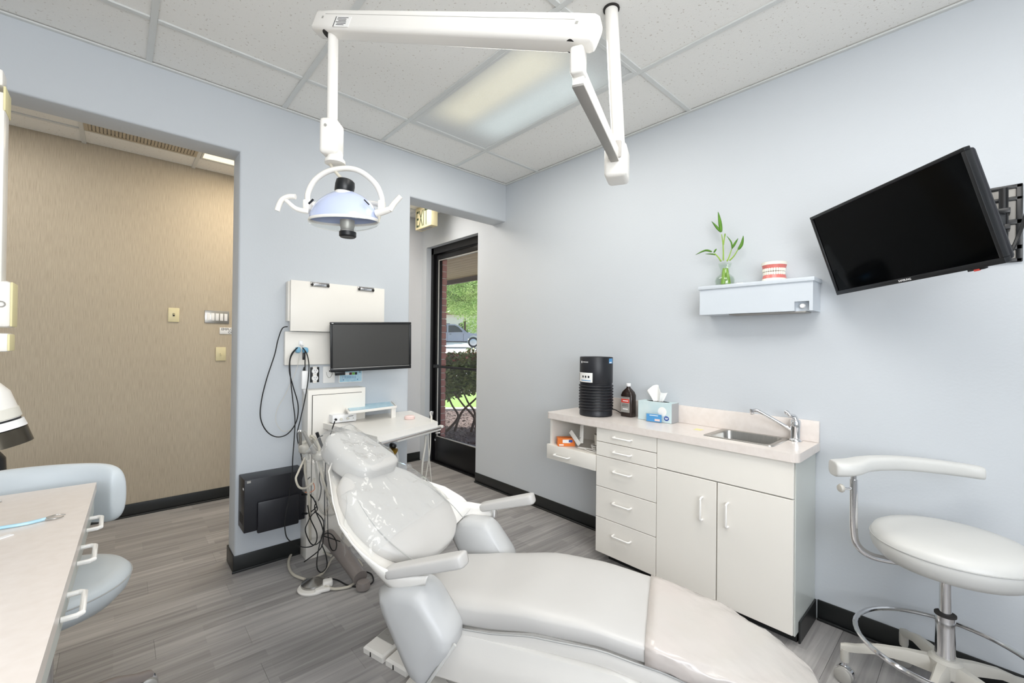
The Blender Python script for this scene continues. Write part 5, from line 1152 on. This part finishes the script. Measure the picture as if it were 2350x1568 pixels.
tb0 = thing('micro_brush', at(100, 1190, 'z', .804), 'light blue handled instrument with a metal tip on the side counter', 'instrument')
B().tube([at(-60, 1222, 'z', .805), at(0, 1212, 'z', .805), at(60, 1202, 'z', .805), at(105, 1191, 'z', .805)], .0042, 10, n=5).make('shaft', 'blue', tb0)
B().tube([at(105, 1190, 'z', .806), at(130, 1182, 'z', .806), at(150, 1181, 'z', .804)], [.003, .0012], 8, n=4).make('tip', 'steel', tb0); B().tube([at(105, 1193, 'z', .804), at(130, 1190, 'z', .804), at(146, 1185, 'z', .803)], [.003, .0012], 8, n=4).make('tip', 'steel', tb0)
tag(B().tube([at(-12, 1153, 'z', .803), at(4, 1150, 'z', .803)], .003, 8).make('metal_pin', 'steel'), 'tiny metal pin at the left edge of the side counter', 'pin')
tag(B().obox(at(-4, 1237, 'z', .8015), (.8, .6, 0), (-.6, .8, 0), ZZ, (.05, .014, .002)).make('paper_strip', 'white', smooth=False), 'white paper strip at the left edge of the side counter near the blue instrument', 'paper strip')

# ------------------------------------------------------------------ stools
def star_base(par, c, r, n, a0, hubz, m_, wk=.8):
    B().lathe([(.03, -.03), (.045, -.025), (.045, .02), (.036, .03), (0, .03)], Vector((c.x, c.y, hubz)), seg=24).make('hub', m_, par)
    for k in range(n):
        a = R_(a0+360*k/n); d = Vector((cos(a), sin(a), 0)); s = Vector((-d.y, d.x, 0)); rows = []
        for t, w, h, z in ((.03, .022*wk+.008, .026, hubz-.005), (.10, .024*wk, .020, hubz-.008), (.18, .022*wk, .015, hubz-.022), (r-.03, .020*wk, .013, hubz-.048), (r, .019*wk, .013, hubz-.056), (r+.014, .016*wk, .010, hubz-.060)):
            p = Vector((c.x, c.y, z))+d*t; rows.append([p+s*w-ZZ*h, p+s*w+ZZ*h*.5, p+s*w*.6+ZZ*h, p-s*w*.6+ZZ*h, p-s*w+ZZ*h*.5, p-s*w-ZZ*h, p-s*w*.6-ZZ*h*.3, p+s*w*.6-ZZ*h*.3])
        leg = B().loft(rows).make('leg', m_, par, ang=50)
        e = Vector((c.x, c.y, 0))+d*r
        B().lathe([(.013, 0), (.015, .01), (.015, .05), (0, .05)], e+ZZ*(hubz-.112), seg=16).make('caster_socket', m_, leg); B().tube([e+ZZ*(hubz-.07), e+ZZ*.05], .006, 10).make('caster_stem', 'chrome', leg)
        wd = (s*cos(R_(25*k+20))+d*sin(R_(25*k+20))).normalized()
        for sg_ in (-1, 1): B().lathe([(0, 0), (.022, 0), (.0285, .004), (.0285, .02), (.022, .024), (0, .024)], e+ZZ*.0295+wd*(.003 if sg_ > 0 else -.003), wd*sg_, 24).make('caster_wheel', 'alu', leg)
        B().lathe([(.02, -.012), (.0305, -.008), (.0305, .008), (.02, .012)], e+ZZ*.032, wd, 20).make('caster_hood', 'chrome', leg)
s0 = Vector((2.135, .088, 0)); st_ = thing('operator_stool', s0, 'white round stool with curved padded arm rest and chrome foot ring by the right wall', 'stool')
star_base(st_, s0, .275, 5, 100, .19, 'cast', .6)
B().tube([s0+ZZ*.20, s0+ZZ*.365], .0265, 24).make('column_sleeve', 'chrome', st_)
B().tube([s0+ZZ*.36, s0+ZZ*.55], .0165, 20).make('column', 'chrome', st_)
B().lathe([(.0265, 0), (.029, 0), (.029, .006), (.017, .008)], s0+ZZ*.363, seg=24).make('collar', 'dark', st_)
B().tube([s0+Vector((.245*cos(2*pi*k/48), .245*sin(2*pi*k/48), .238)) for k in range(48)], .0085, 10, closed=True).make('foot_ring', 'chrome', st_)
for k in range(4):
    a = R_(131+72*k+36); B().tube([s0+Vector((.02*cos(a), .02*sin(a), .20)), s0+Vector((.243*cos(a), .243*sin(a), .222))], .006, 8).make('ring_spoke', 'chrome', st_) if False else None
def disc_pad(name, m_, par, c, r, prof, ex=(1, 0, 0), sy=1): return B().lathe([(rr*r, z) for rr, z in prof], c, seg=56, ex=ex, sy=sy).make(name, m_, par, ang=70)
sprof = [(0, -.02), (.7, -.02), (.88, -.008), (.97, .015), (1.0, .042), (.99, .062), (.95, .078), (.86, .090), (.7, .096), (.4, .099), (0, .1)]
disc_pad('seat', 'stoolv', st_, s0+ZZ*.548+Vector((.01, -.01, 0)), .216, sprof, ex=(.6, -.8, 0))
B().tube([s0+Vector((.01, -.01, .548+.056))+Vector((.2152*cos(2*pi*k/64), .2152*sin(2*pi*k/64), 0)) for k in range(64)], .0022, 6, closed=True).make('piping', 'seam', st_)
B().box((s0.x-.06, s0.y-.06, .515), (s0.x+.06, s0.y+.06, .535), .004).make('mechanism', 'blk', st_)
B().beam(s0+Vector((.02, -.1, .522)), at(2318, 1352, 'z', .50), .02, .008, bev=.002).make('lever', 'blk', st_)
pz = .85; p1 = at(1958, 1108, 'z', .815)
tubeP = [s0+Vector((-.02, .03, .52)), at(2040, 1272, 'z', .50), at(1995, 1255, 'z', .53), at(1968, 1225, 'z', .585)]
tubeP = [s0+Vector((-.01, .02, .525)), Vector((2.07, .24, .520)), Vector((2.045, .29, .532)), Vector((2.03, .318, .565)), Vector((2.025, .325, .62)), Vector((2.024, .325, .70))]
B().tube(tubeP, .0125, 14, n=8).make('arm_tube', 'chrome', st_)
B().tube([(2.024, .325, .70), (2.024, .325, .80)], .0125, 16).make('arm_tube', 'chrome', st_); B().tube([(2.024, .325, .79), (2.024, .325, .83)], .0095, 16).make('arm_post', 'chrome', st_)
B().tube([(2.024, .325, .765), (1.995, .352, .767)], .005, 8).make('knob_shaft', 'chrome', st_); B().lathe([(0, 0), (.014, .002), (.016, .008), (.013, .014), (0, .016)], (1.995, .352, .767), (-.72, .68, 0), 12).make('knob', 'cast', st_)
AP = crom([(1.995, .385, .835), (2.03, .338, .842), (2.10, .295, .852), (2.20, .220, .852), (2.275, .13, .846), (2.33, .05, .838), (2.35, .0, .834)], 7)
NA = len(AP)-1
def apc(t):
    f = t*NA; i = min(int(f), NA-1); return AP[i].lerp(AP[i+1], f-i)
def apt(t): return (apc(min(1, t+.02))-apc(max(0, t-.02))).normalized()
B().pad(apc, lambda t: ZZ.cross(apt(t)).normalized(), lambda t: ZZ, lambda t: interp([(0, .040), (.14, .046), (.32, .031), (1, .028)], t), lambda t: interp([(0, .030), (.2, .027), (1, .0235)], t), N=40, seg=24, p=3.2, q=12).make('arm_pad', 'stoolv', st_, ang=70)
# assistant stool at left
s1_ = Vector((-.16, 1.97, 0)); sa = thing('assistant_stool', s1_, 'pale grey upholstered stool with a wide curved backrest behind the side counter', 'stool')
star_base(sa, s1_, .27, 5, 20, .12, 'brown')
B().tube([s1_+ZZ*.12, s1_+ZZ*.44], .022, 20).make('column', 'chrome', sa)
disc_pad('seat', 'stoolb', sa, s1_+ZZ*.43, .205, [(0, 0), (.6, 0), (.82, .01), (.95, .04), (1, .072), (.985, .085), (.93, .098), (.8, .106), (.4, .11), (0, .11)])
B().tube([s1_+ZZ*.508+Vector((.2045*cos(2*pi*k/64), .2045*sin(2*pi*k/64), 0)) for k in range(64)], .002, 6, closed=True).make('piping', 'seam', sa)
def bkc(t):
    a = R_(140-118*t); return Vector((-.19+.215*cos(a), 2.045+.155*sin(a), .742-.012*(2*t-1)))
def bkt(t): return (bkc(t+.01)-bkc(t-.01)).normalized()
B().pad(bkc, lambda t: ZZ, lambda t: ZZ.cross(bkt(t)).normalized(), lambda t: .106, lambda t: .031, N=36, seg=32, p=2.7, q=5.5).make('backrest', 'stoolb', sa, ang=70)
B().beam(s1_+ZZ*.425, Vector((-.17, 2.25, .425)), .04, .012, bev=.003).make('back_bracket', 'steel', sa); B().beam(Vector((-.17, 2.245, .42)), Vector((-.17, 2.245, .70)), .04, .012, up=(0, 1, 0), bev=.003).make('back_upright', 'steel', sa)

# ------------------------------------------------------------------ x-ray unit at the left edge
xr = thing('dental_x_ray_unit', (-1.0, 2.0, 1.2), 'white dental x-ray unit with yellowed edges reaching in at the left edge', 'x-ray unit')
def xb(px1, y0, y1, name, m_, w=.12, d=.08, bev=.006, Y=1.985):
    a, b_ = at(px1, y0, 'y', Y), at(px1, y1, 'y', Y); return B().box((a.x-w, Y, b_.z), (a.x, Y+d, a.z), bev).make(name, m_, xr)
xb(12, 212, 650, 'extension_arm', 'wplas', .10, .07); a_ = xb(28, 645, 752, 'joint_housing', 'wplas', .16, .10, .012); xb(22, 765, 808, 'lower_joint', 'wplas', .15, .09, .008)
for (px, y0, y1) in ((15, 200, 256), (31, 648, 750), (24, 767, 806)):
    p, q = at(px, y0, 'y', 1.99), at(px, y1, 'y', 1.99); B().box((p.x-.006, 1.984, q.z), (p.x, 2.07, p.z), .003).make('edge_trim', 'yel', xr)
p = at(2, 698, 'y', 1.983); B().tube([p+Vector((.008*cos(2*pi*k/20), 0, .008*sin(2*pi*k/20))) for k in range(20)], .0018, 6, closed=True).make('round_emblem', 'greyu', xr)
p = at(10, 200, 'y', 2.02); B().beam((XW, 2.03, p.z+.02), (p.x, 2.03, p.z+.02), .06, .05, bev=.006).make('wall_arm', 'wplas', xr)
hA, hB = at(-58, 880, 'y', 1.95), at(-14, 1002, 'y', 1.95)
axx = (hB-hA).normalized(); nR = lambda t: hA+axx*t; LL = (hB-hA).length
B().lathe([(0, 0), (.045, .01), (.060, .04), (.064, .09), (.063, .12), (.064, LL-.075)], hA, axx, 36).make('tube_head', 'wplas', xr)
B().lathe([(.062, LL-.075), (.066, LL-.072), (.067, LL-.045), (.062, LL-.043)], hA, axx, 36).make('ring', 'hose2', xr)
B().lathe([(.063, LL-.042), (.063, LL-.036)], hA, axx, 36).make('ring_gap', 'ink', xr); B().lathe([(.0, LL-.036), (.068, LL-.036), (.071, LL-.014), (.0, LL-.012)], hA, axx, 36).make('label_ring', 'white', xr)
B().lathe([(0, LL-.012), (.070, LL-.011), (.073, LL+.035), (0, LL+.036)], hA, axx, 36).make('collimator', mat('dark_bronze_metal', '5a544a', .3, .8, var=.2, vs=5), xr)
B().tube([at(-40, 800, 'y', 2.03), hA+axx*.05], .02, 12).make('yoke', 'wplas', xr)
bt = thing('navy_bottle', at(-15, 1086, 'y', 2.52), 'dark navy object at the left edge below the x-ray head', 'bottle')
pb0 = at(-12, 1092, 'y', 2.6); pt0 = at(-20, 1020, 'y', 2.6)
B().lathe([(0, 0), (.066, 0), (.066, .02), (.058, .20), (.04, .23), (0, .235)], (pb0.x-.03, 2.6, .62), seg=32).make('body', 'blk', bt); B().lathe([(.0635, 0), (.0605, .12)], (pb0.x-.03-.004, 2.597, .66), seg=32).make('label', 'navy', bt)
cs = thing('corridor_table', (-.42, 2.62, 0), 'small table hidden behind the stool backrest', 'table')
B().box((-.62, 2.48, .595), (-.30, 2.76, .619), .004).make('table_top', 'side', cs)
for x, y in ((-.60, 2.50), (-.32, 2.50), (-.60, 2.74), (-.32, 2.74)): B().box((x-.012, y-.012, 0), (x+.012, y+.012, .595)).make('leg', 'greyu', cs, smooth=False)

# ------------------------------------------------------------------ outside the door
gb = struct(B().box((2.66, -20, -.4), (90, 90, -.13)).make('ground_outside', 'conc', smooth=False), 'pale ground outside')
QF = Vector((.585, .811, 0)); QR = Vector((.811, -.585, 0))
def og(f, r, z): return QF*f+QR*r+ZZ*z
def patch(name, m_, f0, f1, r0, r1, z0, z1, lab, th=.05): return struct(B().prism([og(f0, r0, z0-th), og(f0, r1, z0-th), og(f1, r1, z1-th), og(f1, r0, z1-th)], (0, 0, th)).make(name, m_, smooth=False), lab)
mu = struct(B().prism([Vector((2.68, -1, -.14)), Vector((2.68, 9, -.14)), og(8.9, -5, -.14), og(8.9, 6, -.14)][:2]+[Vector((2.7, 9.5, -.14)), og(8.9, -4.9, -.14), og(8.9, 7, -.14)], (0, 0, .05)).make('mulch_bed', 'mulch', smooth=False), 'bark mulch bed outside the door')
patch('curb', 'conc', 8.9, 9.1, -8, 8, -.05, -.05, 'pale concrete curb', .1)
patch('lawn', 'grass', 9.1, 11.5, -9, 9, -.06, -.03, 'strip of lawn')
patch('sidewalk', 'conc', 11.5, 16, -12, 12, -.02, .05, 'sunlit pale sidewalk')
patch('road', 'road', 16, 60, -40, 40, .05, 2.0, 'pale sunlit road', .1)
random.seed(11); mc_ = B()
for k in range(5200):
    f = 4.4+4.4*random.random()**.8; r = (random.random()-.5)*2.2; p = og(f, r, -.085+.01*random.random())
    if p.x < 2.8: continue
    a = random.random()*6.3; e = Vector((cos(a), sin(a), random.uniform(-.5, .5)))*random.uniform(.012, .03); g = Vector((-sin(a), cos(a), random.uniform(-.5, .5)))*random.uniform(.004, .01)
    mc_.add([p-e-g, p+e-g, p+e+g+ZZ*.006, p-e+g+ZZ*.004], [(0, 1, 2, 3)])
tag(mc_.make('bark_chips', mat('bark_chip', '5c4e48', .9, var=.4, vs=60, col2='8c7f78'), smooth=False), 'loose bark chips over the mulch bed outside the door', 'bark chips', kind='stuff')
# brick reveal beside the door
bw_ = struct(B().box((2.652, YD1-.012, -.1), (2.715, YD1+.5, 2.55)).make('wall_brick', 'mortar', smooth=False), 'red brick edge outside the glass door')
n = 35
bm_ = None
for k in range(n):
    z0 = -.1+k*.0755
    if bm_ is None:
        bm_ = B().box((2.654, YD1-.024, z0+.005), (2.722, YD1+.2, z0+.071), .003, 1).make('brick', 'brick', bw_, smooth=False); o = bm_
    else:
        o = bm_.copy(); C.objects.link(o); o.location = (random.uniform(-.0015, .0015), random.uniform(-.0015, .0015), k*.0755)
struct(B().box((2.66, YD1+.2, -.1), (2.70, 9, 2.6)).box((2.66, -1.7, -.1), (2.70, YD0-.03, 2.6)).make('wall_outside', 'brick', smooth=False), 'outer brick wall face')
so = struct(B().box((2.70, -1, 2.49), (4.62, 14, 2.53)).make('soffit', 'soff', smooth=False), 'brown boarded soffit over the exit door')
for k in range(16): B().box((2.70+k*.12, -1, 2.480), (2.816+k*.12, 14, 2.49), .002, 1).make('soffit_board', 'soff', so, smooth=False)
B().box((4.62, -1, 2.40), (4.66, 14, 2.62)).make('fascia', 'fascia', so, smooth=False); struct(B().box((2.45, -2, 2.83), (4.7, 14, 2.9)).make('roof', 'fascia', smooth=False), 'roof slab')
# foliage helper
def leaves(name, m_, par, pts, s, seed=1):
    random.seed(seed); b = B()
    for p in pts:
        a = random.random()*6.3; el = random.uniform(-.9, .9); d = Vector((cos(a)*cos(el), sin(a)*cos(el), sin(el))); q = d.orthogonal().normalized(); q = Quaternion(d, random.random()*6.3) @ q; L = s*random.uniform(.6, 1.3)
        n_ = len(b.v); b.v += [p, p+d*L*.5+q*L*.22, p+d*L, p+d*L*.5-q*L*.22]; b.f.append((n_, n_+1, n_+2, n_+3))
    o = b.make(name, m_, par, smooth=False); o['kind'] = 'stuff'; return o
hd0 = og(6.9, 0, -.085)
hg = thing('hedge', hd0, 'clipped hedge with reddish top leaves on bare crooked stems outside the door', 'hedge')
random.seed(21); pts = []; top = []
for k in range(15000):
    f = 6.55+random.random()*.9; r = (random.random()-.5)*1.5; z = .50+.62*random.random()+.05*sin(r*5)+.04*sin(f*7)
    if random.random() < .35: z = 1.0+.1*random.random()
    (top if z > 1.03 and random.random() < .45 else pts).append(og(f, r, z))
leaves('foliage', 'hleaf', hg, pts, .085, 3); leaves('new_growth', 'rleaf', hg, top, .06, 4)
for k, (r0, f0, pts_) in enumerate(((-.62, 6.6, [(0, -.09), (-.03, .15), (-.2, .35), (-.35, .55)]), (-.70, 6.7, [(0, -.09), (.06, .2), (-.05, .38), (-.15, .6)]), (-.95, 6.8, [(0, -.09), (.1, .2), (.3, .40), (.5, .6)]), (-1.1, 6.7, [(0, -.09), (.2, .15), (.1, .35), (.0, .6)]), (-.5, 6.5, [(0, -.09), (-.02, .2), (.1, .4), (.2, .6)]))):
    B().tube([og(f0, r0+.85+x, z) for x, z in pts_], [.022, .010], 8, n=6).make('stem', 'bark', hg)
# pickup truck
tk = thing('pickup_truck', og(36, -.9, .95), 'silver grey pickup truck parked across the road beyond the hedge', 'truck')
TF, TR_ = 36.0, -.95     # forward distance, centre along the road
def tp_(x, y, z): return og(TF-y, TR_+x, .95+z)      # x along the truck (front +), y towards us, z up
side = [(-2.85, .55), (-2.85, 1.12), (-1.15, 1.14), (-1.05, 1.78), (-.75, 1.88), (.35, 1.88), (.75, 1.72), (1.35, 1.22), (2.55, 1.08), (2.85, .92), (2.88, .5), (2.35, .42), (2.3, .7), (2.12, .92), (1.85, .98), (1.6, .92), (1.42, .7), (1.38, .42), (-1.35, .42), (-1.4, .7), (-1.58, .92), (-1.85, .98), (-2.1, .92), (-2.28, .7), (-2.33, .5)]
B().prism([tp_(x, .95, z) for x, z in side], tp_(0, -.95, 0)-tp_(0, .95, 0)).make('body', 'truck', tk, smooth=False)
for q in ([(-.98, 1.2), (-.9, 1.68), (-.66, 1.78), (-.28, 1.78), (-.28, 1.2)], [(-.16, 1.2), (-.16, 1.78), (.34, 1.78), (.62, 1.66), (1.02, 1.26)]):
    B().prism([tp_(x, .965, z) for x, z in q], tp_(0, .945, 0)-tp_(0, .965, 0)).make('window', 'tglass', tk, smooth=False)
for x in (-1.85, 1.85):
    w_ = B().lathe([(0, -.14), (.32, -.14), (.41, -.11), (.43, 0), (.41, .11), (.32, .14), (0, .14)], tp_(x, .82, .43), QF, 28).make('wheel', 'tyre', tk); B().lathe([(0, 0), (.27, 0), (.29, .02), (.2, .05), (.05, .03), (0, .03)], tp_(x, .955, .43), -QF, 20).make('rim', 'rim', w_)
B().prism([tp_(x, .97, z) for x, z in ((1.12, 1.12), (1.12, 1.32), (.98, 1.34), (.94, 1.14))], tp_(0, 1.12, 0)-tp_(0, .97, 0)).make('mirror', 'truck', tk, smooth=False)
for x in (-.22, 1.05, -1.12): B().prism([tp_(x-.008, .954, .5), tp_(x+.008, .954, .5), tp_(x+.008, .954, 1.2), tp_(x-.008, .954, 1.2)], tp_(0, .948, 0)-tp_(0, .954, 0)).make('door_gap', 'tyre', tk, smooth=False)
for x in (-.42, .0): B().beam(tp_(x-.09, .965, 1.08), tp_(x+.09, .965, 1.08), .03, .035).make('door_handle', 'tyre', tk)
B().prism([tp_(x, .96, z) for x, z in ((-1.38, .42), (1.38, .42), (1.36, .5), (-1.36, .5))], tp_(0, .945, 0)-tp_(0, .96, 0)).make('sill', 'tyre', tk, smooth=False)
# trees beyond the road
def tree(name, lab, f, r, zc, rx, rz, n, s, seed, m_='tleaf', lean=0):
    t = thing(name, og(f, r, .3), lab, 'tree', 'street trees'); random.seed(seed); P = []
    bl = [(random.gauss(0, .5), random.gauss(0, .5), random.gauss(0, .45), random.uniform(.25, .5)) for _ in range(26)]
    for k in range(n):
        c = random.choice(bl); a = random.random()*6.3; u = random.uniform(-1, 1); q = (1-u*u)**.5; rr_ = c[3]*random.random()**.35
        P.append(og(f, r, zc)+Vector(((c[0]+rr_*q*cos(a))*rx, (c[1]+rr_*q*sin(a))*rx, (c[2]+rr_*u)*rz)))
    leaves('crown', m_, t, P, s, seed)
    B().tube([og(f, r+lean, -.05+f*.02), og(f, r+lean*.8, zc*.5), og(f, r-.05, zc)], [.16, .07], 10, n=5).make('trunk', 'bark', t)
tree('street_tree', 'leafy green street tree filling the door glass above the truck', 22, .1, 4.15, 2.0, 1.5, 42000, .10, 31, lean=-2.2)
tree('street_tree', 'second street tree farther left behind the brick edge', 31, -5.2, 5.6, 2.6, 2.2, 9000, .2, 32)
tree('street_tree', 'street tree at the right side of the door glass, mostly behind the wall', 30, 5.6, 5.4, 2.6, 2.1, 9000, .24, 33)
tree('street_tree', 'tall pale green tree behind the truck', 50, .3, 6.2, 5.5, 2.7, 20000, .36, 34)
bd = thing('building', og(62, -8, .5), 'pale stucco building far behind the parked truck', 'building')
B().prism([og(60, -16, 1.6), og(60, 12, 1.6), og(68, 12, 1.6), og(68, -16, 1.6)], (0, 0, 3.6)).make('wall', 'build', bd, smooth=False)
for r_ in (-13, -10.5, -8, -5.5, -3, -.5): w_ = B().prism([og(59.96, r_, 2.2), og(59.96, r_+1.3, 2.2), og(59.96, r_+1.3, 4.0), og(59.96, r_, 4.0)], QF*.05).make('window', 'tglass', bd, smooth=False)
B().prism([og(59.4, -16.5, 5.2), og(59.4, 6.5, 5.2), og(68.5, 6.5, 5.2), og(68.5, -16.5, 5.2)], (0, 0, .35)).make('roof', 'soff', bd, smooth=False)
